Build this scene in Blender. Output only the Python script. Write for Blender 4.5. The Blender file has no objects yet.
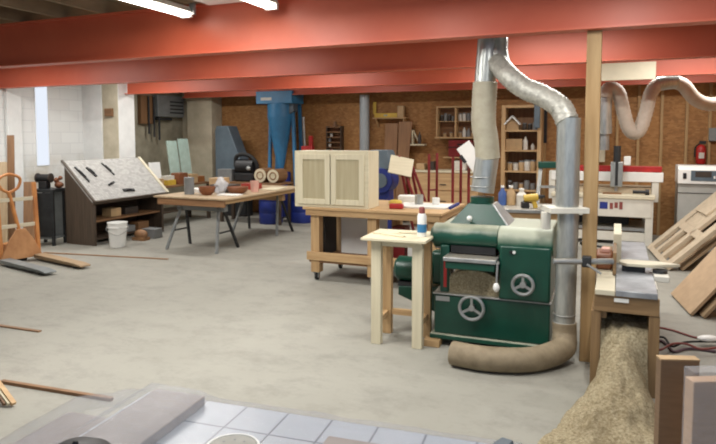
import bpy, bmesh, math, random
from mathutils import Vector, Matrix, noise
random.seed(7)
S = bpy.context.scene
COL = S.collection
PI = math.pi
def R(d): return math.radians(d)

# ------------------------------------------------------------------ camera
H, FPX, PITCH, ROLL, PYC = 1.73, 610.0, math.atan(41/610.0), 0.0, 177.0
camd = bpy.data.cameras.new('camera'); cam = bpy.data.objects.new('camera', camd); COL.objects.link(cam)
camd.sensor_width = 36.0; camd.lens = 36.0*FPX/716.0; camd.clip_start = .05; camd.shift_y = -(222-PYC)/716.0
fw = Vector((0, math.cos(PITCH), -math.sin(PITCH))); up0 = Vector((0, math.sin(PITCH), math.cos(PITCH))); rt0 = Vector((1, 0, 0))
rt = rt0*math.cos(ROLL)+up0*math.sin(ROLL); up = up0*math.cos(ROLL)-rt0*math.sin(ROLL)
cam.matrix_world = Matrix(((rt.x, up.x, -fw.x, 0), (rt.y, up.y, -fw.y, 0), (rt.z, up.z, -fw.z, H), (0, 0, 0, 1)))
S.camera = cam
EYE = Vector((0, 0, H))
def ray(px, py): return fw + rt*((px-358)/FPX) - up*((py-PYC)/FPX)
def fl(px, py, z=0.0):
    d = ray(px, py); return EYE + d*((z-H)/d.z)
def at(px, py, Y):
    d = ray(px, py); return EYE + d*(Y/d.y)
ANG = 23.0
U = Vector((math.cos(R(ANG)), -math.sin(R(ANG)), 0)); V = Vector((math.sin(R(ANG)), math.cos(R(ANG)), 0))
RZ = -R(ANG)
def rm(a, b, z=0.0): return U*a + V*b + Vector((0, 0, z))
BW, LW, RW = 11.8, -9.4, 1.85
def bw(px, py, off=0.0):
    d = ray(px, py); t = (BW-off-EYE.dot(V))/d.dot(V); return EYE + d*t
def lw(px, py, off=0.0):
    d = ray(px, py); t = (LW+off-EYE.dot(U))/d.dot(U); return EYE + d*t
def onb(px, py, b):
    return bw(px, py, BW-b)

# ------------------------------------------------------------------ materials
def lin(c): return tuple((x/12.92 if x <= .04045 else ((x+.055)/1.055)**2.4) for x in c)
def rgb(r, g, b): return lin((r/255., g/255., b/255.))+(1,)
MATS = {}
def mat(name, c, rough=.6, metal=0., var=.12, scale=6., stretch=(1, 1, 1), c2=None, bump=0., coat=0., dust=None, dusty=.55, spec=.5):
    if name in MATS: return MATS[name]
    m = bpy.data.materials.new(name); m.use_nodes = True; nt = m.node_tree; N = nt.nodes; L = nt.links
    b = N['Principled BSDF']; b.inputs['Roughness'].default_value = rough; b.inputs['Metallic'].default_value = metal
    b.inputs['Coat Weight'].default_value = coat; b.inputs['Specular IOR Level'].default_value = spec
    tc = N.new('ShaderNodeTexCoord'); mp = N.new('ShaderNodeMapping'); mp.inputs['Scale'].default_value = stretch
    L.new(tc.outputs['Object'], mp.inputs['Vector'])
    nz = N.new('ShaderNodeTexNoise'); nz.inputs['Scale'].default_value = scale; nz.inputs['Detail'].default_value = 5; nz.inputs['Roughness'].default_value = .6
    L.new(mp.outputs['Vector'], nz.inputs['Vector'])
    cr = N.new('ShaderNodeValToRGB'); cr.color_ramp.elements[0].position = .3; cr.color_ramp.elements[1].position = .7
    if c2 is None: c2 = tuple(x*(1-var*2) for x in c[:3])+(1,); c1 = tuple(min(1, x*(1+var)) for x in c[:3])+(1,)
    else: c1 = c
    cr.color_ramp.elements[0].color = c2; cr.color_ramp.elements[1].color = c1
    L.new(nz.outputs['Fac'], cr.inputs['Fac'])
    out = cr.outputs['Color']
    if dust:
        g = N.new('ShaderNodeNewGeometry'); sp = N.new('ShaderNodeSeparateXYZ'); L.new(g.outputs['Normal'], sp.inputs['Vector'])
        n2 = N.new('ShaderNodeTexNoise'); n2.inputs['Scale'].default_value = 9; n2.inputs['Detail'].default_value = 6
        L.new(tc.outputs['Object'], n2.inputs['Vector'])
        a = N.new('ShaderNodeMath'); a.operation = 'MULTIPLY_ADD'; a.inputs[1].default_value = .9; L.new(n2.outputs['Fac'], a.inputs[0]); L.new(sp.outputs['Z'], a.inputs[2])
        r2 = N.new('ShaderNodeMapRange'); r2.inputs['From Min'].default_value = dusty+.25; r2.inputs['From Max'].default_value = dusty+1.15
        L.new(a.outputs[0], r2.inputs['Value'])
        mx = N.new('ShaderNodeMix'); mx.data_type = 'RGBA'; L.new(r2.outputs['Result'], mx.inputs['Factor']); L.new(out, mx.inputs['A']); mx.inputs['B'].default_value = dust
        out = mx.outputs['Result']
    L.new(out, b.inputs['Base Color'])
    if bump:
        bp = N.new('ShaderNodeBump'); bp.inputs['Strength'].default_value = bump; bp.inputs['Distance'].default_value = .01
        L.new(nz.outputs['Fac'], bp.inputs['Height']); L.new(bp.outputs['Normal'], b.inputs['Normal'])
    MATS[name] = m; return m
def emit(name, c, s):
    m = bpy.data.materials.new(name); m.use_nodes = True; nt = m.node_tree; nt.nodes.clear()
    o = nt.nodes.new('ShaderNodeOutputMaterial'); e = nt.nodes.new('ShaderNodeEmission'); e.inputs['Color'].default_value = c; e.inputs['Strength'].default_value = s
    nt.links.new(e.outputs[0], o.inputs[0]); MATS[name] = m; return m
def wood(name, c, c2, axis='x', rough=.6, scale=5.):
    st = {'x': (.35, 6, 6), 'y': (6, .35, 6), 'z': (6, 6, .35)}[axis]
    return mat(name+'_'+axis, c, rough, 0, .1, scale, st, c2, bump=.08)
DUST = rgb(196, 182, 150)
for ax in 'xyz':
    wood('pine', rgb(196, 164, 120), rgb(164, 130, 90), ax)
    wood('pale', rgb(212, 203, 176), rgb(198, 188, 160), ax)
    wood('brown', rgb(140, 104, 70), rgb(104, 74, 48), ax)
    wood('oldboard', rgb(186, 166, 136), rgb(150, 126, 96), ax)
    wood('oak', rgb(146, 118, 82), rgb(114, 88, 58), ax)
    wood('panel', rgb(178, 168, 138), rgb(164, 152, 120), ax)
    wood('dark', rgb(84, 70, 56), rgb(58, 47, 38), ax)
    wood('post', rgb(178, 148, 104), rgb(150, 118, 76), ax, scale=4)
    wood('ply', rgb(150, 112, 76), rgb(116, 82, 54), ax)
mat('red_beam', rgb(198, 98, 70), .45, 0, .06, 2.5, c2=rgb(190, 89, 63))
mat('green', rgb(10, 68, 52), .38, 0, .1, 5, dust=rgb(176, 176, 156), dusty=.45)
mat('green_clean', rgb(10, 64, 50), .35, 0, .12, 5)
mat('green_dusty', rgb(20, 86, 66), .5, 0, .1, 5, dust=rgb(160, 164, 146), dusty=-.1)
mat('galv', rgb(182, 184, 180), .3, .55, .12, 9, (3, 3, .6), c2=rgb(146, 150, 148), bump=.05)
mat('foil', rgb(190, 188, 178), .4, .3, .15, 30, c2=rgb(150, 148, 140), bump=.5)
mat('flex', rgb(176, 170, 150), .55, 0, .05, 12, c2=rgb(158, 150, 130)); mat('flex_pink', rgb(186, 174, 160), .6, 0, .05, 10, c2=rgb(168, 156, 142))
mat('flex_dusty', rgb(150, 136, 112), .75, 0, .1, 9, c2=rgb(120, 106, 84))
mat('steel', rgb(160, 162, 162), .4, .6, .12, 7, dust=DUST, dusty=.9)
mat('steel_table', rgb(178, 182, 186), .35, .25, .12, 5, c2=rgb(112, 116, 122))
mat('grey_paint', rgb(128, 132, 132), .5, .2, .1, 6)
mat('pipe_grey', rgb(158, 166, 170), .45, .1, .06, 5); mat('dark_steel', rgb(52, 54, 56), .5, .4, .2, 6)
mat('cab_grey', rgb(168, 168, 162), .5, 0, .05, 5); mat('black', rgb(26, 26, 28), .55, 0, .3, 6)
mat('white_paint', rgb(206, 203, 192), .5, 0, .05, 5)
mat('cream', rgb(204, 196, 172), .55, 0, .05, 4)
mat('mdf', rgb(188, 172, 148), .75, 0, .07, 14)
mat('board_tan', rgb(172, 146, 116), .75, 0, .07, 10); mat('mdf_dark', rgb(158, 134, 104), .75, 0, .07, 14)
mat('card', rgb(128, 104, 80), .8, 0, .06, 8, (1, 1, 8))
mat('card2', rgb(198, 166, 138), .8, 0, .06, 8, (1, 1, 8))
mat('orange', rgb(204, 138, 74), .5, 0, .14, 6, c2=rgb(172, 108, 56))
mat('orange_tan', rgb(196, 146, 100), .6, 0, .12, 6, c2=rgb(166, 116, 74)); mat('red', rgb(170, 34, 32), .45, 0, .12, 6)
mat('red_dark', rgb(120, 24, 26), .5, 0, .12, 6)
mat('blue', rgb(62, 128, 172), .42, 0, .1, 4, c2=rgb(50, 106, 146))
mat('blue_grey', rgb(88, 102, 112), .5, 0, .1, 4)
mat('navy', rgb(26, 44, 120), .45, 0, .12, 5)
mat('yellow', rgb(196, 164, 62), .5, 0, .1, 5)
mat('pink', rgb(206, 160, 146), .6, 0, .08, 6)
mat('bowlwood', rgb(128, 78, 48), .5, 0, .15, 10, (1, 1, 5))
mat('plaster', rgb(198, 190, 168), .9, 0, .07, 3, c2=rgb(170, 162, 140))
mat('white_wash', rgb(224, 226, 224), .85, 0, .05, 4)
mat('rubber', rgb(30, 30, 30), .8, 0, .1, 6)
mat('paper', rgb(222, 220, 214), .7, 0, .04, 5)
mat('taupe', rgb(150, 140, 136), .6, 0, .08, 5)
mat('stone', rgb(168, 166, 158), .7, 0, .1, 18)
mat('cord_red', rgb(128, 62, 56), .6, 0, .1, 4)
mat('cord_purple', rgb(92, 70, 78), .6, 0, .1, 4)
mat('white_plastic', rgb(226, 226, 222), .4, 0, .03, 4)
M = MATS

def special(name):
    m = bpy.data.materials.new(name); m.use_nodes = True; MATS[name] = m
    return m, m.node_tree.nodes, m.node_tree.links, m.node_tree.nodes['Principled BSDF']
def ramp(N, L, src, stops):
    r = N.new('ShaderNodeValToRGB'); e = r.color_ramp.elements
    while len(e) < len(stops): e.new(.5)
    for k, (p, c) in enumerate(stops): e[k].position = p; e[k].color = c
    L.new(src, r.inputs['Fac']); return r.outputs['Color']
def nnoise(N, L, vec, sc, det=5, ro=.6, stretch=None):
    if stretch:
        mp = N.new('ShaderNodeMapping'); mp.inputs['Scale'].default_value = stretch; L.new(vec, mp.inputs['Vector']); vec = mp.outputs['Vector']
    n = N.new('ShaderNodeTexNoise'); n.inputs['Scale'].default_value = sc; n.inputs['Detail'].default_value = det; n.inputs['Roughness'].default_value = ro
    L.new(vec, n.inputs['Vector']); return n.outputs['Fac']
def mixc(N, L, fac, a, b, mode='MIX'):
    x = N.new('ShaderNodeMix'); x.data_type = 'RGBA'; x.blend_type = mode
    for k, v in (('Factor', fac), ('A', a), ('B', b)):
        if hasattr(v, 'is_output') or hasattr(v, 'links'): L.new(v, x.inputs[k])
        else: x.inputs[k].default_value = v
    return x.outputs['Result']
# concrete floor: dusty beige with grey scuffs
m, N, L, b = special('concrete'); tc = N.new('ShaderNodeTexCoord'); vec = tc.outputs['Object']
c = ramp(N, L, nnoise(N, L, vec, .55, 6), [(.3, rgb(140, 138, 129)), (.7, rgb(155, 153, 144))])
sm = nnoise(N, L, vec, 2.6, 10, .8, (1, 1.4, 1)); f = ramp(N, L, sm, [(.48, (0, 0, 0, 1)), (.76, (.7, .7, .7, 1))])
c = mixc(N, L, f, c, rgb(112, 110, 104))
f2 = ramp(N, L, nnoise(N, L, vec, 14, 6, .75), [(.58, (0, 0, 0, 1)), (.8, (.45, .45, .45, 1))]); c = mixc(N, L, f2, c, rgb(114, 110, 101))
L.new(c, b.inputs['Base Color']); b.inputs['Roughness'].default_value = .72; b.inputs['Specular IOR Level'].default_value = .25
# white-washed block wall (object x along the wall, z up)
m, N, L, b = special('block'); tc = N.new('ShaderNodeTexCoord'); sp = N.new('ShaderNodeSeparateXYZ'); L.new(tc.outputs['Object'], sp.inputs[0])
cb = N.new('ShaderNodeCombineXYZ'); L.new(sp.outputs['X'], cb.inputs['X']); L.new(sp.outputs['Z'], cb.inputs['Y'])
br = N.new('ShaderNodeTexBrick'); L.new(cb.outputs[0], br.inputs['Vector']); br.inputs['Scale'].default_value = 1.0
br.inputs['Brick Width'].default_value = .4; br.inputs['Row Height'].default_value = .2; br.inputs['Mortar Size'].default_value = .006
br.inputs['Color1'].default_value = rgb(222, 224, 222); br.inputs['Color2'].default_value = rgb(214, 216, 214); br.inputs['Mortar'].default_value = rgb(204, 206, 206)
st = nnoise(N, L, tc.outputs['Object'], 1.6, 7, .65)
zr = N.new('ShaderNodeMapRange'); zr.inputs['From Min'].default_value = 1.5; zr.inputs['From Max'].default_value = .7; L.new(sp.outputs['Z'], zr.inputs['Value'])
ml = N.new('ShaderNodeMath'); ml.operation = 'MULTIPLY'; L.new(ramp(N, L, st, [(.4, (0, 0, 0, 1)), (.62, (1, 1, 1, 1))]), ml.inputs[0]); L.new(zr.outputs[0], ml.inputs[1])
c = mixc(N, L, ml.outputs[0], br.outputs['Color'], rgb(150, 130, 88))
# far stretch of the wall is bare grey plaster
xr = N.new('ShaderNodeMapRange'); xr.inputs['From Min'].default_value = 9.0; xr.inputs['From Max'].default_value = 9.1; L.new(sp.outputs['X'], xr.inputs['Value'])
c3 = ramp(N, L, nnoise(N, L, tc.outputs['Object'], 2.2, 6), [(.3, rgb(120, 114, 96)), (.7, rgb(170, 164, 144))])
c = mixc(N, L, xr.outputs[0], c, c3)
L.new(c, b.inputs['Base Color']); b.inputs['Roughness'].default_value = .75
bp = N.new('ShaderNodeBump'); bp.inputs['Strength'].default_value = .15; bp.inputs['Distance'].default_value = .008; L.new(br.outputs['Fac'], bp.inputs['Height']); bp.invert = True; L.new(bp.outputs[0], b.inputs['Normal'])
# OSB
m, N, L, b = special('osb'); tc = N.new('ShaderNodeTexCoord'); vec = tc.outputs['Object']
vo = N.new('ShaderNodeTexVoronoi'); vo.inputs['Scale'].default_value = 16; mp = N.new('ShaderNodeMapping'); mp.inputs['Scale'].default_value = (1, 1, 2.2); L.new(vec, mp.inputs[0]); L.new(mp.outputs[0], vo.inputs['Vector'])
c = ramp(N, L, vo.outputs['Color'], [(.1, rgb(120, 82, 46)), (.5, rgb(152, 108, 62)), (.9, rgb(178, 134, 84))])
c = mixc(N, L, .5, c, ramp(N, L, nnoise(N, L, vec, 1.1, 6), [(.35, rgb(132, 90, 48)), (.65, rgb(172, 124, 70))]))
L.new(c, b.inputs['Base Color']); b.inputs['Roughness'].default_value = .7
# ceiling boards
m, N, L, b = special('ceiling_boards'); tc = N.new('ShaderNodeTexCoord'); vec = tc.outputs['Object']
c = ramp(N, L, nnoise(N, L, vec, 2.5, 5, .6, (6, .4, 1)), [(.3, rgb(110, 92, 70)), (.7, rgb(164, 146, 120))])
L.new(c, b.inputs['Base Color']); b.inputs['Roughness'].default_value = .8
# sawdust
m, N, L, b = special('sawdust'); tc = N.new('ShaderNodeTexCoord'); vec = tc.outputs['Object']
c = ramp(N, L, nnoise(N, L, vec, 60, 4, .8), [(.3, rgb(112, 99, 75)), (.5, rgb(160, 147, 119)), (.72, rgb(196, 186, 160))])
c = mixc(N, L, ramp(N, L, nnoise(N, L, vec, 4.5, 7, .75), [(.50, (0, 0, 0, 1)), (.68, (.6, .6, .6, 1))]), c, rgb(104, 89, 64))
L.new(c, b.inputs['Base Color']); b.inputs['Roughness'].default_value = .95; b.inputs['Specular IOR Level'].default_value = .1
bp = N.new('ShaderNodeBump'); bp.inputs['Strength'].default_value = .7; bp.inputs['Distance'].default_value = .02; L.new(nnoise(N, L, vec, 45, 5, .8), bp.inputs['Height']); L.new(bp.outputs[0], b.inputs['Normal'])
# white tile with grey joints
m, N, L, b = special('tile'); tc = N.new('ShaderNodeTexCoord')
br = N.new('ShaderNodeTexBrick'); br.offset = 0; L.new(tc.outputs['Object'], br.inputs['Vector']); br.inputs['Scale'].default_value = 1
br.inputs['Brick Width'].default_value = .165; br.inputs['Row Height'].default_value = .165; br.inputs['Mortar Size'].default_value = .0045; br.inputs['Mortar Smooth'].default_value = .3
br.inputs['Color1'].default_value = rgb(186, 192, 202); br.inputs['Color2'].default_value = rgb(180, 187, 198); br.inputs['Mortar'].default_value = rgb(104, 110, 122)
L.new(br.outputs['Color'], b.inputs['Base Color']); b.inputs['Roughness'].default_value = .3
# hatched drawer-top / wire grid on the sloping bench
m, N, L, b = special('hatch'); tc = N.new('ShaderNodeTexCoord')
br = N.new('ShaderNodeTexBrick'); br.offset = 0; L.new(tc.outputs['Object'], br.inputs['Vector']); br.inputs['Scale'].default_value = 1
br.inputs['Brick Width'].default_value = .05; br.inputs['Row Height'].default_value = .035; br.inputs['Mortar Size'].default_value = .004
br.inputs['Color1'].default_value = rgb(176, 176, 172); br.inputs['Color2'].default_value = rgb(146, 146, 144); br.inputs['Mortar'].default_value = rgb(128, 124, 118)
L.new(br.outputs['Color'], b.inputs['Base Color']); b.inputs['Roughness'].default_value = .6
def clear(name, col, alpha, rough):
    m = bpy.data.materials.new(name); m.use_nodes = True; N = m.node_tree.nodes; L = m.node_tree.links; N.clear(); MATS[name] = m
    o = N.new('ShaderNodeOutputMaterial'); mx = N.new('ShaderNodeMixShader'); t = N.new('ShaderNodeBsdfTransparent'); g = N.new('ShaderNodeBsdfPrincipled')
    g.inputs['Base Color'].default_value = col; g.inputs['Roughness'].default_value = rough
    tc = N.new('ShaderNodeTexCoord'); f = nnoise(N, L, tc.outputs['Object'], 7, 5, .6, (1, 4, 1))
    bp = N.new('ShaderNodeBump'); bp.inputs['Strength'].default_value = .6; bp.inputs['Distance'].default_value = .03; L.new(f, bp.inputs['Height']); L.new(bp.outputs[0], g.inputs['Normal'])
    mr = N.new('ShaderNodeMapRange'); mr.inputs['To Min'].default_value = alpha*.6; mr.inputs['To Max'].default_value = min(1, alpha*1.4); L.new(f, mr.inputs['Value']); L.new(mr.outputs[0], mx.inputs[0])
    L.new(t.outputs[0], mx.inputs[1]); L.new(g.outputs[0], mx.inputs[2]); L.new(mx.outputs[0], o.inputs[0]); return m
clear('film', rgb(200, 204, 212), .26, .18)
clear('film_thick', rgb(214, 216, 220), .22, .2)
clear('clear_glass', rgb(190, 215, 205), .45, .08)
clear('bag', rgb(222, 224, 228), .55, .2)
emit('tube_glow', rgb(255, 250, 238), 14.0)
emit('reflection_glow', rgb(236, 243, 255), 1.3)
emit('screen', rgb(120, 60, 60), .25)

# ------------------------------------------------------------------ mesh building
class MB:
    def __init__(s): s.bm = bmesh.new()
    def box(s, c, d, rot=None):
        x, y, z = [k/2 for k in d]; P = [(-x, -y, -z), (x, -y, -z), (x, y, -z), (-x, y, -z), (-x, -y, z), (x, -y, z), (x, y, z), (-x, y, z)]
        P = [Vector(p) for p in P]
        if rot is not None: P = [rot @ p for p in P]
        vs = [s.bm.verts.new(p+Vector(c)) for p in P]
        for f in ((0, 3, 2, 1), (4, 5, 6, 7), (0, 1, 5, 4), (1, 2, 6, 5), (2, 3, 7, 6), (3, 0, 4, 7)): s.bm.faces.new([vs[i] for i in f])
        return s
    def b0(s, x0, x1, y0, y1, z0, z1): return s.box(((x0+x1)/2, (y0+y1)/2, (z0+z1)/2), (x1-x0, y1-y0, z1-z0))
    def bar(s, p0, p1, w, h, upv=(0, 0, 1)):
        p0 = Vector(p0); p1 = Vector(p1); d = p1-p0; z = d.normalized(); x = z.cross(Vector(upv))
        if x.length < 1e-4: x = Vector((1, 0, 0))
        x.normalize(); y = x.cross(z)
        rot = Matrix((x, y, z)).transposed()
        return s.box((p0+p1)/2, (w, h, d.length), rot)
    def cyl(s, p0, p1, r0, r1=None, n=24, caps=True):
        r1 = r0 if r1 is None else r1
        p0 = Vector(p0); p1 = Vector(p1); z = (p1-p0).normalized(); x = z.orthogonal().normalized(); y = z.cross(x)
        A = [s.bm.verts.new(p0+(x*math.cos(t)+y*math.sin(t))*r0) for t in [2*PI*i/n for i in range(n)]]
        B = [s.bm.verts.new(p1+(x*math.cos(t)+y*math.sin(t))*r1) for t in [2*PI*i/n for i in range(n)]]
        for i in range(n): s.bm.faces.new((A[i], A[(i+1) % n], B[(i+1) % n], B[i]))
        if caps: s.bm.faces.new(A[::-1]); s.bm.faces.new(B)
        return s
    def tube(s, pts, r, n=14, seg=8, rf=None, smooth=True, caps=True):
        pts = [Vector(p) for p in pts]
        if smooth and len(pts) > 2:
            q = []
            for i in range(len(pts)-1):
                a = pts[max(i-1, 0)]; b = pts[i]; c = pts[i+1]; d = pts[min(i+2, len(pts)-1)]
                for k in range(seg):
                    t = k/seg; q.append(.5*((2*b)+(c-a)*t+(2*a-5*b+4*c-d)*t*t+(3*b-a-3*c+d)*t**3))
            q.append(pts[-1]); pts = q
        rings = []; x = None; dist = 0
        for i, p in enumerate(pts):
            if i: dist += (p-pts[i-1]).length
            z = (pts[min(i+1, len(pts)-1)]-pts[max(i-1, 0)]).normalized()
            if x is None: x = z.orthogonal().normalized()
            x = (x-z*x.dot(z)).normalized(); y = z.cross(x)
            rr = r if rf is None else r*rf(i, dist)
            rings.append([s.bm.verts.new(p+(x*math.cos(t)+y*math.sin(t))*rr) for t in [2*PI*j/n for j in range(n)]])
        for A, B in zip(rings, rings[1:]):
            for j in range(n): s.bm.faces.new((A[j], A[(j+1) % n], B[(j+1) % n], B[j]))
        if caps: s.bm.faces.new(rings[0][::-1]); s.bm.faces.new(rings[-1])
        return s
    def prism(s, pts, ext):
        e = Vector(ext); A = [s.bm.verts.new(Vector(p)) for p in pts]; B = [s.bm.verts.new(Vector(p)+e) for p in pts]; n = len(A)
        s.bm.faces.new(A[::-1]); s.bm.faces.new(B)
        for i in range(n): s.bm.faces.new((A[i], A[(i+1) % n], B[(i+1) % n], B[i]))
        return s
    def loft(s, A, B, caps=True):
        A = [s.bm.verts.new(Vector(p)) for p in A]; B = [s.bm.verts.new(Vector(p)) for p in B]; n = len(A)
        for i in range(n): s.bm.faces.new((A[i], A[(i+1) % n], B[(i+1) % n], B[i]))
        if caps: s.bm.faces.new(A[::-1]); s.bm.faces.new(B)
        return s
    def lathe(s, prof, c=(0, 0, 0), n=24):
        c = Vector(c); rings = []
        for r, z in prof: rings.append([s.bm.verts.new(c+Vector((r*math.cos(t), r*math.sin(t), z))) for t in [2*PI*j/n for j in range(n)]])
        for A, B in zip(rings, rings[1:]):
            for j in range(n): s.bm.faces.new((A[j], A[(j+1) % n], B[(j+1) % n], B[j]))
        if prof[0][0] > 1e-4: s.bm.faces.new(rings[0][::-1])
        if prof[-1][0] > 1e-4: s.bm.faces.new(rings[-1])
        return s
    def torus(s, c, axis, Rr, r, n=28, k=8):
        z = Vector(axis).normalized(); x = z.orthogonal().normalized(); y = z.cross(x); c = Vector(c); G = []
        for i in range(n):
            t = 2*PI*i/n; e = x*math.cos(t)+y*math.sin(t)
            G.append([s.bm.verts.new(c+e*(Rr+r*math.cos(q))+z*(r*math.sin(q))) for q in [2*PI*j/k for j in range(k)]])
        for i in range(n):
            for j in range(k): s.bm.faces.new((G[i][j], G[(i+1) % n][j], G[(i+1) % n][(j+1) % k], G[i][(j+1) % k]))
        return s
    def ball(s, c, r, sc=(1, 1, 1), n=14):
        q = bmesh.ops.create_uvsphere(s.bm, u_segments=n, v_segments=n//2+2, radius=r)
        for v in q['verts']: v.co = Vector((v.co.x*sc[0], v.co.y*sc[1], v.co.z*sc[2]))+Vector(c)
        return s
    def build(s, name, m, parent=None, bevel=0.0, smooth=True, ang=38):
        me = bpy.data.meshes.new(name); bmesh.ops.recalc_face_normals(s.bm, faces=s.bm.faces); s.bm.to_mesh(me); s.bm.free()
        me.materials.append(M[m] if isinstance(m, str) else m)
        if smooth:
            for p in me.polygons: p.use_smooth = True
            me.set_sharp_from_angle(angle=R(ang))
        o = bpy.data.objects.new(name, me); COL.objects.link(o)
        if parent is not None: o.parent = parent
        if bevel:
            bv = o.modifiers.new('bevel', 'BEVEL'); bv.width = bevel; bv.segments = 2; bv.limit_method = 'ANGLE'; bv.angle_limit = R(40)
        return o
def tag(o, label, cat, group=None, kind=None):
    o['label'] = label; o['category'] = cat
    if group: o['group'] = group
    if kind: o['kind'] = kind
    return o
def thing(name, label, cat, loc=(0, 0, 0), rz=0.0, group=None):
    o = bpy.data.objects.new(name, None); COL.objects.link(o); o.location = loc; o.rotation_euler = (0, 0, rz); o.empty_display_size = .1
    return tag(o, label, cat, group)
def solo(o, label, cat, loc=None, rz=None, group=None, kind=None):
    if loc is not None: o.location = loc
    if rz is not None: o.rotation_euler = (0, 0, rz)
    return tag(o, label, cat, group, kind)
def struct(o, label=None, loc=None, rz=None):
    o['kind'] = 'structure'
    if loc is not None: o.location = loc
    if rz is not None: o.rotation_euler = (0, 0, rz)
    return o
def local(root_loc, rz, p):
    p = Vector(p)-Vector(root_loc); return Matrix.Rotation(-rz, 3, 'Z') @ p

exec_parts = None
# ================================================================== SETTING
struct(MB().b0(-12, 9, -3, BW+.2, -.2, 0).build('floor', 'concrete', smooth=False), rz=RZ)
# left wall: local x runs along the wall (b), y outwards
struct(MB().b0(-12, -3.2, -.2, 0, 0, 3.12).build('wall_sky_blocker', 'block', smooth=False), loc=rm(0, -.6), rz=RZ)  # unseen wall added to keep skylight off the left of the nearest beam
wl = struct(MB().b0(-.6, BW, 0, .2, 0, 3.12).build('wall_left', 'block', smooth=False), loc=rm(LW, 0), rz=RZ+R(90))
struct(MB().b0(LW-.2, RW+.2, 0, .2, 0, 3.12).build('wall_back', 'osb', smooth=False), loc=rm(0, BW), rz=RZ)
struct(MB().b0(RW, RW+.2, 4.0, BW, 0, 3.12).build('wall_right', 'osb', smooth=False), rz=RZ)
cb = MB(); cb.b0(-12, 9, -.6, BW+.2, 3.12, 3.3)
for k in range(34):
    x = -11.5+k*.6
    cb.b0(x, x+.05, -.6, BW, 2.98, 3.12)
struct(cb.build('ceiling', 'ceiling_boards', smooth=False), rz=RZ)
p = local((0, 0, 0), RZ, at(196, 5, 5.6))
struct(MB().b0(p.x, RW, 2.0, 4.78, 2.945, 2.975).build('trim_22', 'white_wash', smooth=False), rz=RZ)
# pilasters that carry the beams
struct(MB().b0(LW, -8.92, 8.70, 9.14, 0, 3.0).build('trim_20', 'white_wash', smooth=False), rz=RZ)
pl = MB().b0(-8.92, -8.53, 8.72, 9.12, 0, 3.0).build('trim_1', 'plaster', bevel=.01); struct(pl, rz=RZ)
pl = MB().b0(-8.53, -8.518, 8.72, 9.12, 0, 3.0).build('trim_2', 'white_wash'); struct(pl, rz=RZ)
struct(MB().b0(LW, -9.1, 11.62, BW, 0, 3.0).build('trim_21', 'plaster'), rz=RZ)
pl = MB().b0(-9.1, -8.42, 11.4, BW, 0, 3.0).build('trim_3', 'plaster', bevel=.01); struct(pl, rz=RZ)
p = lw(4, 200, .12); q = local((0, 0, 0), RZ, p)
struct(MB().b0(LW, LW+.07, 7.09, 7.36, 0, 3.0).build('trim_4', 'white_wash', bevel=.01), rz=RZ)
# studs on the bare part of the back wall
for i, px in enumerate((545, 617, 638, 661, 686, 709)):
    q = local((0, 0, 0), RZ, bw(px, 140))
    struct(MB().b0(q.x-.022, q.x+.022, BW-.05, BW, 0, 3.0).build('trim_%d' % (5+i), 'post_z'), rz=RZ)
# steel beams
def ibeam(b, zb, d, a0, a1, f=.15):
    mb = MB(); mb.b0(a0, a1, b-.008, b+.008, zb+.016, zb+d-.016); mb.b0(a0, a1, b-f/2, b+f/2, zb, zb+.016); mb.b0(a0, a1, b-f/2, b+f/2, zb+d-.016, zb+d)
    return mb
for nm, b, zb, d, a0, lb in (('ceiling_beam', 4.88, 2.51, .47, LW, 'nearest and lowest red steel beam across the top of the picture'),
                         ('ceiling_beam', 7.0, 2.51, .50, LW, 'second red steel beam from the front, behind the nearest one'),
                         ('ceiling_beam', 8.94, 2.51, .50, -8.5, 'third red steel beam, ending on the white pilaster'),
                         ('ceiling_beam', 11.2, 2.58, .43, -9.0, 'farthest red steel beam close to the chipboard wall')):
    o = ibeam(b, zb, d, a0, 7 if b < 5 else RW).build(nm, 'red_beam', smooth=False); tag(o, lb, 'beam', 'red ceiling beams', 'structure'); o.rotation_euler = (0, 0, RZ)
# glowing strip that stands in for a bright reflection on the block wall
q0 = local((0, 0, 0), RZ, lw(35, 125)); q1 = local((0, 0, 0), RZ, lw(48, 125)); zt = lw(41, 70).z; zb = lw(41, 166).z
wn = MB().b0(q0.y, q1.y, -.012, .0, zb, zt).build('reflection_strip', 'white_wash'); struct(wn, loc=rm(LW, 0), rz=RZ+R(90))
w = MB().b0(q0.y+.012, q1.y-.012, -.016, -.012, zb+.015, zt-.015).build('pane', 'reflection_glow', wn)  # emissive face that paints the reflection onto the wall

# ceiling lights
def tube_light(a, b, rz, lab, L=1.25):
    t = thing('fluorescent_light', lab, 'light', rm(a, b, 2.92), RZ+rz, 'fluorescent ceiling lights')
    h = MB().prism([(-L/2, -.07, -.03), (-L/2, .07, -.03), (-L/2, .045, .02), (-L/2, -.045, .02)], (L, 0, 0)).build('housing', 'white_paint', t)
    for s in (-.035, .035): MB().cyl((-L/2+.03, s, -.05), (L/2-.03, s, -.05), .018, n=12).build('tube', 'tube_glow', t)
    for s in (-1, 1): MB().b0(s*(L/2-.015)-.015, s*(L/2-.015)+.015, -.06, .06, -.075, -.03).build('lamp_holder', 'white_plastic', t)
    return t
p = local((0, 0, 0), RZ, at(190, 7, 5.9)); tube_light(p.x, p.y-.66, R(90), 'lit fluorescent ceiling light ending at the nearest beam, left of the other')
p = local((0, 0, 0), RZ, at(272, 0, 5.5)); tube_light(p.x, p.y-.62, R(90), 'lit fluorescent ceiling light ending at the nearest beam, right of the other')
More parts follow.
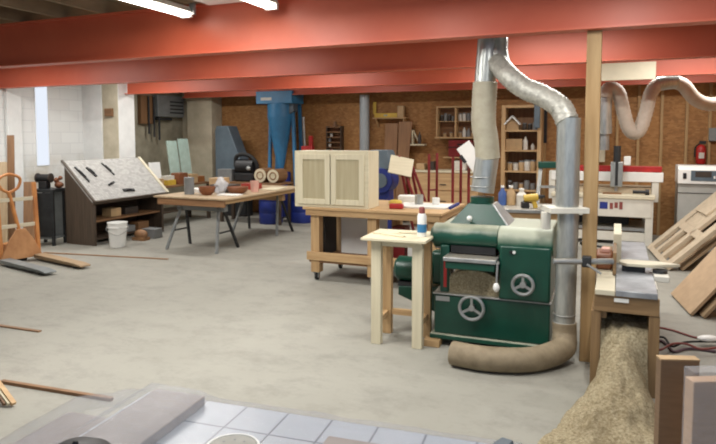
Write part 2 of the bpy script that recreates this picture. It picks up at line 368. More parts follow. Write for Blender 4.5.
def area(a, b, z, sx, sy, pw, col=(1, .975, .93)):
    d = bpy.data.lights.new('unseen_lamp', 'AREA'); d.shape = 'RECTANGLE'; d.size = sx; d.size_y = sy; d.energy = pw; d.color = col
    o = bpy.data.objects.new('unseen_lamp', d); COL.objects.link(o); o.location = rm(a, b, z); o.rotation_euler = (0, 0, RZ); return o
UNSEEN_LAMPS = [(-7.6, 9.9, 45), (-4.6, 9.9, 40), (-1.6, 9.9, 42), (.9, 9.9, 60), (-7.6, 7.9, 60), (-4.4, 8.0, 50), (-1.4, 8.0, 50), (.9, 8.0, 65), (-8.0, 5.6, 85), (-4.6, 5.9, 55), (-.6, 6.1, 60), (-3.4, 2.6, 30), (-.6, 1.4, 10)]  # no fixtures modelled; left-wall and foreground lamps added as fill
for a, b, pw in UNSEEN_LAMPS: area(a, b, 2.88, 1.2, .12, pw)
for px, w_ in ((205, 54), (285, 58), (440, 36), (630, 60)):
    p = local((0, 0, 0), RZ, at(px, 5, 5.6)); area(p.x, 3.5, 2.80, .12, 1.2, w_)
# ================================================================== PLANER
PL = Vector((1.05, 4.79, 0)); PRZ = R(-21.5)
t = thing('thickness_planer', 'large green thickness planer standing on wood blocks, dusty on top', 'woodworking machine', PL, PRZ)
def lp(w): return local(PL, PRZ, w)
MB().b0(-.49, .48, .0, .86, .06, .10).build('skid', 'green', t, .006)
base = MB()
base.loft([(-.46, .03, .10), (.46, .03, .10), (.46, .82, .10), (-.46, .82, .10)], [(-.46, .03, .44), (.46, .03, .44), (.46, .82, .44), (-.46, .82, .44)])
base = base.build('base', 'green_clean', t, .012)
MB().b0(-.47, .47, .02, .83, .44, .452).build('ledge', 'steel', base, .003)
MB().b0(-.445, -.33, .024, .03, .385, .425).build('maker_plate', 'steel', base)
# columns
MB().b0(-.42, -.345, .06, .14, .452, .86).build('column', 'green_clean', t, .012)
MB().b0(-.42, -.345, .64, .72, .452, .86).build('column', 'green_clean', t, .012)
c = MB().b0(-.388, -.362, .052, .062, .50, .72).build('depth_scale', 'red', t)
gb = MB().b0(.07, .46, .0, .74, .452, .90).build('gearbox', 'green_clean', t, .018)
MB().b0(.15, .17, -.02, 0, .84, .86).build('switch', 'black', gb); MB().cyl((.185, -.015, .85), (.185, 0, .85), .012).build('button', 'white_plastic', gb)
# cutterhead hood: long rounded cover with a dusty top
mb = MB(); mb.cyl((-.49, .16, .93), (.05, .16, .93), .105, n=36); mb.b0(-.45, .05, .16, .72, .86, 1.02)
mb.build('cutterhead_cover', 'green', t, .01)
mb = MB(); mb.cyl((.05, .14, .925), (.47, .14, .925), .115, n=36); mb.b0(.06, .46, .14, .74, .88, 1.03)
mb.build('gear_cover', 'green_dusty', t, .012)
MB().cyl((-.49, .16, .93), (-.515, .16, .93), .09, .06, n=30).build('end_cap', 'green_clean', t)
# dust hood
hx, hy = -.14, .40
hood = MB().loft([(-.40, .20, 1.0), (.12, .20, 1.0), (.12, .62, 1.0), (-.40, .62, 1.0)], [(hx-.10, hy-.1, 1.20), (hx+.10, hy-.1, 1.20), (hx+.10, hy+.1, 1.20), (hx-.10, hy+.1, 1.20)]).build('dust_hood', 'green_clean', t, .006)
MB().cyl((hx, hy, 1.19), (hx, hy, 1.25), .10, n=28).build('collar', 'green_clean', hood)
MB().cyl((-.2, .22, 1.05), (-.2, .17, 1.08), .006).ball((-.2, .165, 1.085), .024).build('lever', 'white_plastic', hood)
MB().loft([(.12, .195, 1.0), (.135, .195, 1.0), (.135, .63, 1.0), (.12, .63, 1.0)], [(hx+.1, hy-.105, 1.2), (hx+.115, hy-.105, 1.2), (hx+.115, hy+.11, 1.2), (hx+.1, hy+.11, 1.2)]).build('dusty_flange', 'steel', hood)
# bed with table lip and sawdust dome below
MB().b0(-.36, .06, -.10, .70, .755, .79).build('table', 'steel', t, .006)
MB().b0(-.345, .05, -.085, .68, .69, .752).build('table_frame', 'green_clean', t, .008)
dome = MB(); K = 16
A = [(-.145+.27*math.cos(PI*i/K), .08, .452+.205*math.sin(PI*i/K)) for i in range(K+1)]
dome.prism(A, (0, .5, 0)); dome.build('chip_chute', 'sawdust', t)
MB().b0(-.34, .06, .60, .64, .455, .688).build('back_panel', 'black', t)
MB().b0(-.33, .03, .06, .30, .80, .86).build('roller_throat', 'black', t)
def wheel(x, z, y, r):
    w = MB().torus((x, y-.05, z), (0, 1, 0), r-.012, .014).build('handwheel', 'steel', t)
    for k in range(3):
        a = PI/2+k*2*PI/3; MB().bar((x, y-.045, z), (x+math.cos(a)*(r-.012), y-.05, z+math.sin(a)*(r-.012)), .02, .012, (0, 1, 0)).build('spoke', 'steel', w)
    MB().cyl((x, y, z), (x, y-.06, z), .024).build('hub', 'steel', w)
    return w
wheel(-.14, .36, .03, .108); wheel(.26, .60, .0, .09)
lv = MB().cyl((.075, -.115, .77), (.07, -.125, .60), .008).build('feed_lever', 'steel', t); MB().ball((.07, -.125, .58), .026, (1, 1, 1.5)).build('knob', 'white_plastic', lv)
MB().cyl((.075, -.115, .77), (.075, -.08, .77), .012).build('pivot', 'steel', lv)
# motor and belt guard on the left
mc = lp(Vector((.62, 5.42, 0)))
mo = MB(); mo.cyl((-.95, .62, .50), (-.64, .62, .50), .12, n=28); mo.cyl((-.98, .62, .50), (-.95, .62, .50), .085, .115, n=28)
for k in range(14):
    a = 2*PI*k/14; mo.bar((-.92, .62+.122*math.cos(a), .50+.122*math.sin(a)), (-.66, .62+.122*math.cos(a), .50+.122*math.sin(a)), .012, .012, (1, 0, 0))
mo = mo.build('motor', 'green_clean', t)
MB().b0(-.94, -.65, .54, .7, .34, .382).build('motor_foot', 'dark_steel', mo)
MB().prism([(-.93, .52, .34), (-.465, .52, .38), (-.465, .52, .12), (-.56, .52, .12), (-.93, .52, .26)], (0, .2, 0)).build('motor_bracket', 'green_clean', t, .006)
MB().b0(-.63, -.465, .55, .70, .38, .70).build('belt_guard', 'green_clean', t, .03)
MB().b0(-.50, -.42, .2, .6, .80, .84).build('infeed_roller_table', 'steel', t, .006)
for o in t.children_recursive: o.data.transform(Matrix.Diagonal((1, 1, .968, 1)))
for i, (x, y) in enumerate(((-.46, -.005), (.40, .1))):
    solo(MB().b0(-.065, .065, -.05, .05, 0, .058).build('wood_block', 'pine_x', None, .003), 'small wood block under the planer skid, ' + ('front left corner', 'front right corner', 'back left corner', 'back right corner')[i], 'block', PL+Matrix.Rotation(PRZ, 3, 'Z') @ Vector((x, y, 0)), PRZ, 'blocks under the planer')

# ---- dust ducts
P0 = PL+Matrix.Rotation(PRZ, 3, 'Z') @ Vector((hx, hy, 0))
YD = P0.y
def corr(pitch, amp):
    return lambda i, d: 1+amp*(1 if i % 2 else -1)
t = thing('dust_duct', 'upright duct from the planer hood to the ceiling trunk, ribbed hose between metal ends', 'duct', P0, 0)
def D(px, py, Y=YD): return at(px, py, Y)-P0
a0 = Vector((0, 0, 1.252)); a1 = D(488, 152); a2 = D(485, 86); a3 = D(488, 84); 
lowz = a1.z; 
lo = MB().cyl(a0, (a1.x, 0, lowz), .098, n=32).build('metal_pipe', 'galv', t)
for z in (1.30, 1.38): MB().torus((0, 0, z), (0, 0, 1), .1, .006).build('hose_clamp', 'steel', lo)
xs = [Vector((a1.x, 0, lowz-.06)), Vector((a1.x-.02, 0, lowz+.12)), Vector((D(485, 120).x-.012, 0, D(485, 120).z)), Vector((D(485, 86).x, 0, D(485, 86).z+.03))]
MB().tube(xs, .103, n=28, seg=22, rf=corr(0, .022)).build('flex_hose', 'flex', t, ang=80)
tp = D(490, 38)
up_ = MB().cyl((xs[-1].x, 0, xs[-1].z-.02), (tp.x, 0, 2.72), .09, n=32).build('metal_pipe', 'galv', t)
# second branch: foil hose and pipe down to the floor hose
DX = at(568, 160, 4.62); DD = Vector((DX.x, DX.y, 0))
t = thing('dust_duct', 'foil dust hose arching over to the metal downpipe between planer and post', 'duct', DD, 0)
def E(px, py, Y): return at(px, py, Y)-DD
pts = [E(497, 62, YD-.06), E(509, 76, 4.96), E(524, 88, 4.88), E(543, 96, 4.78), E(560, 107, 4.68), E(567.5, 122, 4.62)]
fh = MB(); rng = random.Random(3)
fh.tube(pts, .084, n=22, seg=12, rf=lambda i, d: 1+.035*(1 if i % 2 else -1)+rng.uniform(-.03, .03)); fh.build('foil_hose', 'foil', t, ang=70)
el = [E(499, 40, YD-.02), E(499, 52, YD-.04), E(502, 67, YD-.07)]
MB().tube([el[0]+Vector((-.02, .0, .12)), el[0], el[1], el[2]], .075, n=24).build('elbow', 'galv', t)
zt = E(566, 118, 4.62).z; zm = E(566, 208, 4.62).z
MB().cyl((0, 0, zm), (0, 0, zt), .086, n=32).build('metal_pipe', 'galv', t)
MB().cyl((0, 0, .20), (.012, 0, zm-.012), .078, n=32).build('metal_pipe', 'galv', t)
g = MB().b0(-.16, .13, -.12, .11, zm-.03, zm+.012).build('blast_gate', 'white_paint', t, .004)
MB().b0(-.19, -.13, -.03, .03, zm-.16, zm-.03).build('bracket', 'white_paint', g, .004)
for z in (.3, .36): MB().torus((0, 0, z), (0, 0, 1), .08, .006).build('hose_clamp', 'steel', t)
hz = .092
pts = [Vector((.0, 0, .30)), Vector((.0, -.01, .2)), Vector((-.035, -.08, .12)), fl(545, 374)-DD+Vector((0, .085, hz)), fl(520, 377)-DD+Vector((0, .085, hz)), fl(485, 375)-DD+Vector((0, .085, hz)), fl(454, 369)-DD+Vector((0, .085, hz))]
MB().tube(pts, .09, n=26, seg=10, rf=lambda i, d: 1+.008*(1 if i % 2 else -1)).build('floor_hose', 'flex_dusty', t, ang=80)
# trunk along the back of the nearest beam
q = local((0, 0, 0), RZ, P0)
b1 = q.y+.02
tr = solo(MB().cyl(rm(q.x-.15, 5.06, 2.62), rm(q.x+1.15, 5.06, 2.62), .085, n=24).build('duct_trunk', 'galv'), 'horizontal metal duct running behind the nearest red beam', 'duct')

# ================================================================== POST
pp = at(588, 300, 4.62)
solo(MB().b0(-.052, .052, -.052, .052, 0, 2.51).build('support_post', 'post_z', None, .004), 'square timber post holding up the nearest red beam', 'post', (pp.x, pp.y, 0), RZ)

# ================================================================== JOINTER
JT = .70
jl = at(598, 290.5, 3.80); JO = Vector((1.597, 4.05, 0))
t = thing('jointer', 'long wooden-bodied jointer with grey metal table, spilling sawdust', 'woodworking machine', JO, RZ)
W, LJ = .385, 2.12
MB().b0(.0, .125, 0, .95, JT-.035, JT).build('rabbet_ledge', 'cream', t, .003)
MB().b0(.128, W-.004, 0, 1.16, JT-.035, JT+.004).build('outfeed_table', 'steel_table', t, .003)
MB().b0(.10, W-.004, 1.2, LJ, JT-.03, JT).build('infeed_table', 'steel_table', t, .003)
MB().cyl((.11, 1.18, JT-.02), (W-.02, 1.18, JT-.02), .018).build('cutterhead', 'dark_steel', t)
MB().b0(-.005, W+.01, .015, .05, JT-.15, JT-.036).build('front_rail', 'oak_x', t, .003)
MB().b0(.12, .21, .008, .015, JT-.075, JT-.05).build('maker_plate', 'white_plastic', t)
MB().b0(-.02, .04, .02, 1.9, 0, JT-.15).build('side_panel', 'oak_z', t, .003)
MB().b0(W-.05, W+.015, .02, 1.9, 0, JT-.15).build('side_panel', 'oak_z', t, .003)
MB().b0(.0, W, .06, 2.0, JT-.15, JT-.036).build('body', 'oak_y', t, .004)
MB().b0(.04, W-.05, 1.5, 1.53, 0, JT-.15).build('chute_back', 'oak_x', t)
MB().b0(W, W+.012, .25, .7, JT-.10, JT-.02).build('side_plate', 'white_paint', t, .003)
MB().b0(.04, .075, .04, .07, JT-.20, JT-.15).build('corner_gusset', 'oak_z', t)
# fence
f = MB().b0(.105, .13, .48, .95, JT+.006, JT+.17).build('fence', 'oak_y', t, .003)
MB().b0(.105, .165, .95, 1.6, JT+.008, JT+.24).build('fence_board', 'cream', t, .003)
MB().b0(-.02, .105, .66, .95, JT+.0, JT+.12).build('fence_bracket', 'bowlwood', t, .02)
MB().b0(.02, .08, .75, .85, JT+.121, JT+.15).build('bracket_tag', 'pink', t, .004)
MB().cyl((-.30, .315, JT+.105), (.105, .49, JT+.105), .022, n=18).build('fence_bar', 'steel', t)
cl = MB().b0(-.105, -.04, .375, .445, JT+.065, JT+.145).build('bar_clamp', 'dark_steel', t, .008)
MB().cyl((-.07, .376, JT+.09), (.03, .37, JT+.03), .009).build('clamp_handle', 'steel', cl)
# pork-chop guard
g = [(.15, .68), (.2, .62), (.34, .62), (.57, .74), (.44, .80), (.2, .80), (.15, .76)]
MB().prism([(x, y, JT+.05) for x, y in g], (0, 0, .022)).build('cutter_guard', 'cream', t, .003)
MB().b0(.17, .33, .65, .76, JT+.004, JT+.05).build('guard_arm', 'black', t, .004)
gb = MB().b0(W, W+.1, .52, .74, JT-.03, JT+.012).build('guard_bracket', 'white_paint', t, .004)
MB().cyl((W+.045, .66, JT+.012), (W+.045, .66, JT+.035), .05, n=20).build('guard_knob', 'dark_steel', gb)
MB().cyl((.02, 1.35, JT+.06), (-.14, 1.38, JT+.08), .01).ball((-.15, 1.38, JT+.08), .022).build('adjusting_handle', 'dark_steel', t)

# sawdust heap pouring out of the jointer base
mb = MB(); NX, NY = 60, 90; G = []
for j in range(NY+1):
    row = []
    y = -1.15+j*(2.6/NY)
    for i in range(NX+1):
        s = i/NX
        if y > 0: half0, half1 = .042, W-.052
        else:
            k = min(1, -y/.9); half0 = .042-.30*k**.8; half1 = W-.052+.20*k
        x = half0+(half1-half0)*s
        hc = .46 if y > .15 else .46*(1-((.15-y)/1.3))**1.35
        prof = 1 if y > .05 else (1-abs(2*s-1)**2.2)*min(1, (.05-y)/.12)+(1-min(1, (.05-y)/.12))
        edge = .0 if y <= .05 else .0
        n = noise.noise((x*7, y*7, 2))*.04+noise.noise((x*22, y*22, 5))*.02
        h = max(-.01, hc*prof + n*(1 if hc > .1 else .5))
        if y > .05: h = min(h, .52)
        row.append(mb.bm.verts.new((x, y, h)))
    G.append(row)
for j in range(NY):
    for i in range(NX): mb.bm.faces.new((G[j][i], G[j][i+1], G[j+1][i+1], G[j+1][i]))
solo(mb.build('sawdust', 'sawdust', ang=180), 'heap of wood shavings pouring out of the jointer base', 'sawdust', JO, RZ, kind='stuff')
# ================================================================== SMALL STAND
SO = Vector((.02, 4.95, 0)); SRZ = R(-20)
t = thing('small_table', 'small pale wood stand with four square legs beside the planer', 'table', SO, SRZ)
def wS(x, y, z): return SO+Matrix.Rotation(SRZ, 3, 'Z') @ Vector((x, y, z))
SZ = .90
MB().b0(0, .545, 0, .52, SZ-.022, SZ).build('tabletop', 'pale_x', t, .003)
for x, y in ((.11, .10), (.46, .10), (.11, .40), (.46, .40)): MB().b0(x-.042, x+.042, y-.03, y+.03, 0, SZ-.022).build('leg', 'pale_z' if y < .2 else 'pine_z', t, .003)
MB().b0(.152, .418, .09, .112, SZ-.075, SZ-.022).build('apron', 'pale_x', t, .002)
MB().b0(.152, .418, .39, .412, SZ-.075, SZ-.022).build('apron', 'pale_x', t, .002)
MB().b0(.152, .418, .38, .42, .17, .22).build('stretcher', 'pine_x', t, .002)
for x in (.11, .46): MB().b0(x-.02, x+.02, .13, .37, .16, .21).build('stretcher', 'pine_y', t, .002)
for i, (x, y, a, l) in enumerate(((.14, .25, 10, .22), (.22, .18, -22, .24), (.30, .34, 6, .2))):
    solo(MB().b0(-l/2, l/2, -.022, .022, 0, .014).build('wood_strip', 'pale_x', None, .002), ('left-hand thin wood strip lying on the small stand', 'front thin wood strip lying on the small stand', 'back thin wood strip lying on the small stand')[i], 'wood offcut', wS(x, y, SZ+.0005), SRZ+R(a), 'wood strips on the small stand')
c = thing('spray_can', 'white and blue spray can with a red cap on the small stand', 'spray can', wS(.46, .22, SZ), 0)
c.scale = (1.2, 1.2, 1.25)
MB().lathe([(.030, 0), (.032, .004), (.032, .135), (.024, .155)]).build('body', 'white_plastic', c)
MB().lathe([(.0326, .03), (.0326, .085)]).build('label_band', 'blue', c)
MB().lathe([(.020, .155), (.021, .19), (.016, .197), (0, .198)]).build('cap', 'cord_red', c)

# ================================================================== WORK TABLE ON CASTERS
WO = Vector((-.66, 7.22, 0)); WZ = .89; WL, WD = 1.70, 1.10
t = thing('work_table', 'long pine work table on casters carrying the pale two-door cabinet', 'table', WO, RZ)
def wT(x, y, z=WZ): return WO+Matrix.Rotation(RZ, 3, 'Z') @ Vector((x, y, z))
MB().b0(0, WL, 0, WD, WZ-.03, WZ).build('tabletop', 'pine_x', t, .004)
MB().b0(.03, WL-.03, .02, .06, WZ-.10, WZ-.03).build('apron', 'pine_x', t, .003)
MB().b0(.03, WL-.03, WD-.06, WD-.02, WZ-.10, WZ-.03).build('apron', 'pine_x', t, .003)
MB().b0(.03, .07, .06, WD-.06, WZ-.10, WZ-.03).build('apron', 'pine_y', t, .003)
MB().b0(WL-.07, WL-.03, .06, WD-.06, WZ-.10, WZ-.03).build('apron', 'pine_y', t, .003)
for i, (x, y) in enumerate(((.13, .12), (.13, .80), (.86, .12), (1.58, .12), (1.58, .95), (.86, .95))):
    l = MB().b0(x-.055, x+.055, y-.055, y+.055, .10, WZ-.03).build('leg', 'pine_z', t, .004)
    w = MB().cyl((x-.015, y, .04), (x+.015, y, .04), .04, n=18).build('caster', 'rubber', l)
    mb = MB(); mb.b0(x-.03, x-.019, y-.022, y+.022, .03, .095); mb.b0(x+.019, x+.03, y-.022, y+.022, .03, .095); mb.b0(x-.04, x+.04, y-.04, y+.04, .09, .10); mb.build('caster_fork', 'steel', l)
MB().b0(.03, 1.76, .04, .065, .25, .35).build('rail', 'pine_x', t, .003)
MB().b0(.05, 1.7, .85, .875, .30, .40).build('rail', 'pine_x', t, .003)
MB().b0(.05, .075, .07, .86, .25, .34).build('rail', 'pine_y', t, .003)
MB().b0(.05, 1.72, .066, .84, .22, .245).build('lower_shelf', 'ply_x', t, .002)
solo(MB().b0(0, .62, 0, .03, 0, .60).build('sheet_panel', 'white_plastic', None, .003), 'light grey sheet standing upright under the work table', 'panel', wT(.22, .62, .246), RZ)
solo(MB().b0(0, .03, 0, .34, 0, .52).build('sheet_panel', 'black', None, .003), 'narrow black sheet on edge at the left under the work table', 'panel', wT(.09, .36, .246), RZ)
solo(MB().b0(0, .26, 0, .20, 0, .30).build('carton', 'white_plastic', None, .003), 'white box on the lower shelf of the work table, right half', 'box', wT(1.20, .35, .246), RZ)
solo(MB().b0(0, .16, 0, .20, 0, .40).build('carton', 'red_dark', None, .003), 'dark red box on the lower shelf of the work table beside the middle leg', 'box', wT(.97, .45, .246), RZ)
# cabinet
CW, CD, CH = .93, .38, .665
ca = thing('wall_cabinet', 'unfinished pale cabinet with two panel doors on the work table', 'cabinet', wT(-.11, .015, WZ), RZ+R(3))
mb = MB(); mb.b0(0, .018, .02, CD, 0, CH); mb.b0(CW-.018, CW, .02, CD, 0, CH); mb.b0(.018, CW-.018, .02, CD, 0, .018); mb.b0(.018, CW-.018, .02, CD, CH-.018, CH); mb.b0(.018, CW-.018, CD-.01, CD, .018, CH-.018)
mb.build('carcass', 'pale_z', ca, .002)
mb = MB(); fr = .05
mb.b0(0, fr, 0, .02, 0, CH); mb.b0(CW-fr, CW, 0, .02, 0, CH); mb.b0(fr, CW-fr, 0, .02, CH-.045, CH); mb.b0(fr, CW-fr, 0, .02, 0, .045); mb.build('face_frame', 'pale_x', ca, .002)
for k in range(2):
    x0 = .045+k*.425; x1 = x0+.415; z0, z1 = .035, CH-.035; s = .065
    d = MB(); d.b0(x0, x0+s, -.02, -.001, z0, z1); d.b0(x1-s, x1, -.02, -.001, z0, z1); d.b0(x0+s, x1-s, -.02, -.001, z0, z0+s); d.b0(x0+s, x1-s, -.02, -.001, z1-s, z1)
    d = d.build('door', 'pale_z', ca, .004)
    MB().b0(x0+s-.001, x1-s+.001, -.011, -.003, z0+s-.001, z1-s+.001).build('panel', 'panel_z', d)
# clutter on the work table
solo(MB().b0(0, .60, 0, .42, 0, .022).build('white_board', 'paper', None, .003), 'white board lying flat on the right half of the work table', 'board', wT(1.05, .35, WZ), RZ+R(4))
solo(MB().b0(0, .50, 0, .03, 0, .03).build('blue_strip', 'navy', None, .002), 'blue strip along the right edge of the white board', 'strip', wT(1.695, .42, WZ), RZ+R(92))
solo(MB().b0(0, .16, 0, .08, 0, .06).build('sanding_block', 'red', None, .012), 'faded red sanding block near the front of the work table', 'block', wT(1.02, .20, WZ), RZ+R(6))
solo(MB().lathe([(.05, 0), (.05, .11), (.047, .112), (.047, .115)]).build('paint_tin', 'galv'), 'silver tin on the white board of the work table', 'tin', wT(1.25, .62, WZ+.023), 0)
solo(MB().lathe([(.045, 0), (.045, .08)]).build('paint_tin', 'white_plastic'), 'white tub on the white board, right of the silver tin', 'tub', wT(1.45, .66, WZ+.023), 0)
tp = MB().torus((0, 0, .03), (0, 0, 1), .055, .03, 24, 8); solo(tp.build('tape_roll', 'yellow'), 'yellow tape roll on the work table beside the cabinet', 'tape', wT(.95, .62, WZ), 0)
solo(MB().b0(0, .3, 0, .2, 0, .09).build('paper_pack', 'paper', None, .004), 'white paper pack on the work table behind the yellow tape', 'paper', wT(.92, .80, WZ), RZ+R(12))
#PART3
# ================================================================== BACK WALL
def wb(x0, y0, x1, y1, off):
    ym = (y0+y1)/2; a = bw(x0, ym, off); b = bw(x1, ym, off); xm = (x0+x1)/2
    return Vector((a.x, a.y, 0)), (b-a).dot(U), bw(xm, y1, off).z, bw(xm, y0, off).z
def wp(loc, x, y, z): return Vector((loc.x, loc.y, 0))+U*x+V*y+Vector((0, 0, z))
mat('amber', rgb(150, 96, 50), .4); mat('jar_blue', rgb(60, 90, 150), .4); mat('jar_white', rgb(206, 202, 192), .5); mat('jar_dark', rgb(58, 50, 44), .5); mat('jar_grey', rgb(120, 122, 122), .5); mat('jar_red', rgb(150, 50, 40), .5); mat('jar_tan', rgb(180, 150, 110), .6)
WORD = {'jar_white': 'white', 'jar_dark': 'dark', 'jar_grey': 'grey', 'jar_red': 'red', 'jar_tan': 'tan', 'jar_blue': 'blue', 'amber': 'amber'}
ORD = ['leftmost', 'second', 'third', 'fourth', 'fifth', 'sixth', 'seventh', 'eighth']
def jar(c, r, h, kind, lab, loc, grp):
    if kind == 'box':
        return solo(MB().b0(-r, r, -r*.8, r*.8, 0, h).build('carton', c, None, .003), lab, 'box', loc, RZ, grp)
    if kind == 'bottle':
        o = MB().lathe([(r, 0), (r, h*.6), (r*.4, h*.78), (r*.35, h*.92)], n=14).build('bottle', c); solo(o, lab, 'bottle', loc, 0, grp)
        MB().cyl((0, 0, h*.92), (0, 0, h), r*.42, n=12).build('cap', 'jar_dark', o); return o
    o = MB().lathe([(r*.94, 0), (r, .006), (r, h*.82), (r*.9, h*.86)], n=14).build('jar', c); solo(o, lab, 'jar', loc, 0, grp)
    MB().cyl((0, 0, h*.86), (0, 0, h), r*.95, n=14).build('lid', 'jar_grey', o); return o
def row(loc, z, x0, x1, y, spec, where, grp):
    n = len(spec)
    cnt = {}
    for i, (c, r, h, k) in enumerate(spec):
        x = x0+(x1-x0)*(i+.5)/n
        kn = {'box': 'box', 'bottle': 'bottle', 'jar': 'jar'}[k]
        jar(c, r, h, k, '%s %s, %s from left on %s' % (WORD[c], kn, ORD[i], where), wp(loc, x, y, z), grp)

# open wall cabinet with jars
L0, w, z0, z1 = wb(436, 106, 476, 138, .24)
wc = thing('open_wall_cabinet', 'open two-bay wooden wall cabinet holding jars on the back wall', 'shelf', L0, RZ)
th = .03
for k, (a, b) in enumerate(((0, th), (w*.47, w*.47+th), (w-th, w))): MB().b0(a, b, 0, .23, z0+.02, z1-th).build('side' if k != 1 else 'divider', 'pine_z', wc, .002)
MB().b0(0, w, 0, .23, z1-th, z1).build('top', 'pine_x', wc, .002); MB().b0(-.02, w+.02, -.02, .23, z0-.01, z0+.02).build('bottom', 'pine_x', wc, .002)
MB().b0(th, w-th, .22, .23, z0+.02, z1-th).build('back', 'ply_x', wc)
zm = (z0+z1)/2+.02
MB().b0(th, w*.47, .02, .22, zm-.012, zm).build('shelf', 'pine_x', wc); MB().b0(w*.47+th, w-th, .02, .22, zm-.012, zm).build('shelf', 'pine_x', wc)
row(L0, zm+.001, .05, w*.45, .11, [('jar_dark', .03, .12, 'jar'), ('jar_grey', .035, .15, 'jar'), ('jar_dark', .03, .13, 'jar'), ('jar_grey', .03, .10, 'jar')], 'the upper left shelf of the wall cabinet', 'jars in the wall cabinet')
row(L0, zm+.001, w*.52, w-.05, .11, [('jar_white', .035, .15, 'jar'), ('jar_white', .035, .16, 'jar'), ('jar_grey', .035, .15, 'jar'), ('jar_white', .035, .16, 'jar')], 'the upper right shelf of the wall cabinet', 'jars in the wall cabinet')
row(L0, z0+.021, .08, w*.45, .11, [('jar_tan', .035, .08, 'jar'), ('jar_tan', .04, .09, 'jar')], 'the lower left shelf of the wall cabinet', 'jars in the wall cabinet')
row(L0, z0+.021, w*.52, w-.04, .11, [('jar_tan', .035, .10, 'jar'), ('jar_white', .035, .2, 'bottle'), ('jar_grey', .035, .18, 'bottle'), ('jar_tan', .03, .1, 'jar')], 'the lower right shelf of the wall cabinet', 'jars in the wall cabinet')
# red case under it, with a small shelf
L1, w1, a0, a1 = wb(448, 140, 472, 157, .26)
sh = solo(MB().b0(-.1, w1+.1, 0, .25, a0-.025, a0-.003).build('wall_shelf', 'pine_x', None, .002), 'narrow wooden shelf under the open wall cabinet carrying a red case', 'shelf', L1, RZ)
rc = thing('tool_case', 'red tool case on the shelf under the open wall cabinet', 'case', wp(L1, 0, .02, a0-.002), RZ)
MB().b0(0, w1, 0, .2, 0, a1-a0).build('body', 'red_dark', rc, .012); MB().b0(0, w1, -.004, .0, (a1-a0)*.55, (a1-a0)*.6).build('seam', 'black', rc); MB().b0(w1*.38, w1*.62, -.02, -.001, (a1-a0)*.7, (a1-a0)*.78).build('handle', 'black', rc, .004)
# tall shelf unit
L2, w2, _, z2 = wb(501, 105, 541, 200, .42)
su = thing('shelf_unit', 'tall pine shelf unit full of tins and bottles behind the planer duct', 'shelf', L2, RZ)
MB().b0(0, .07, 0, .40, 0, z2).build('side', 'pine_z', su, .003); MB().b0(w2-.07, w2, 0, .40, 0, z2).build('side', 'pine_z', su, .003)
MB().b0(.07, w2-.07, 0, .40, z2-.05, z2).build('top', 'pine_x', su, .003); MB().b0(.07, w2-.07, .385, .40, .0, z2-.05).build('back', 'ply_z', su)
zs = [bw(520, y, .42).z for y in (130, 150, 171, 190)]+[.35]
for z in zs: MB().b0(.07, w2-.07, 0, .384, z-.03, z).build('shelf', 'pine_x', su, .002)
nm = ['the top shelf of the tall shelf unit', 'the second shelf of the tall shelf unit', 'the third shelf of the tall shelf unit', 'the fourth shelf of the tall shelf unit']
G5 = 'things on the tall shelf unit'
row(L2, zs[0]+.001, .35, w2-.08, .15, [('jar_dark', .04, .13, 'jar'), ('jar_dark', .04, .12, 'jar'), ('jar_grey', .04, .14, 'box')], nm[0], G5)
row(L2, zs[1]+.001, .09, w2-.1, .15, [('jar_tan', .08, .2, 'box'), ('jar_tan', .075, .2, 'box'), ('jar_white', .045, .27, 'bottle'), ('jar_white', .03, .13, 'bottle')], nm[1], G5)
row(L2, zs[2]+.001, .09, w2-.1, .15, [('jar_tan', .05, .15, 'jar'), ('jar_white', .05, .15, 'jar'), ('jar_tan', .05, .18, 'jar'), ('jar_white', .055, .2, 'jar'), ('jar_tan', .05, .2, 'jar')], nm[2], G5)
row(L2, zs[3]+.001, .09, w2-.1, .15, [('jar_dark', .045, .16, 'jar'), ('jar_grey', .045, .13, 'jar'), ('jar_tan', .04, .12, 'jar'), ('jar_grey', .05, .17, 'jar'), ('jar_grey', .045, .12, 'jar')], nm[3], G5)
# little house-shaped bird box on the top shelf
bx = solo(MB().prism([(-.11, 0, 0), (.11, 0, 0), (.11, 0, .12), (0, 0, .24), (-.11, 0, .12)], (0, .16, 0)).build('bird_house', 'jar_tan', None, .003), 'small gabled wooden house on the top shelf of the tall shelf unit', 'bird house', wp(L2, .19, .08, zs[0]+.001), RZ)
MB().bar((-.14, -.01, .10), (.005, -.01, .255), .02, .18, (0, 1, 0)).build('roof_board', 'white_wash', bx); MB().bar((.14, -.01, .10), (-.005, -.01, .255), .02, .18, (0, 1, 0)).build('roof_board', 'white_wash', bx)
# dark level/square standing on end beside the shelf unit
q, ww, a0, a1 = wb(534, 104, 540, 128, .5)
solo(MB().b0(0, ww, 0, .03, a0, a1).build('hung_bag', 'blue_grey', None, .01), 'dark blue-grey bag hanging on the upper right of the tall shelf unit', 'bag', q, RZ)
q, ww, a0, a1 = wb(543, 108, 547, 143, .06)
solo(MB().b0(0, ww, 0, .03, a0, a1).build('carpenter_square', 'black', None, .002), 'black straightedge hanging on the chipboard right of the tall shelf unit', 'tool', q, RZ)
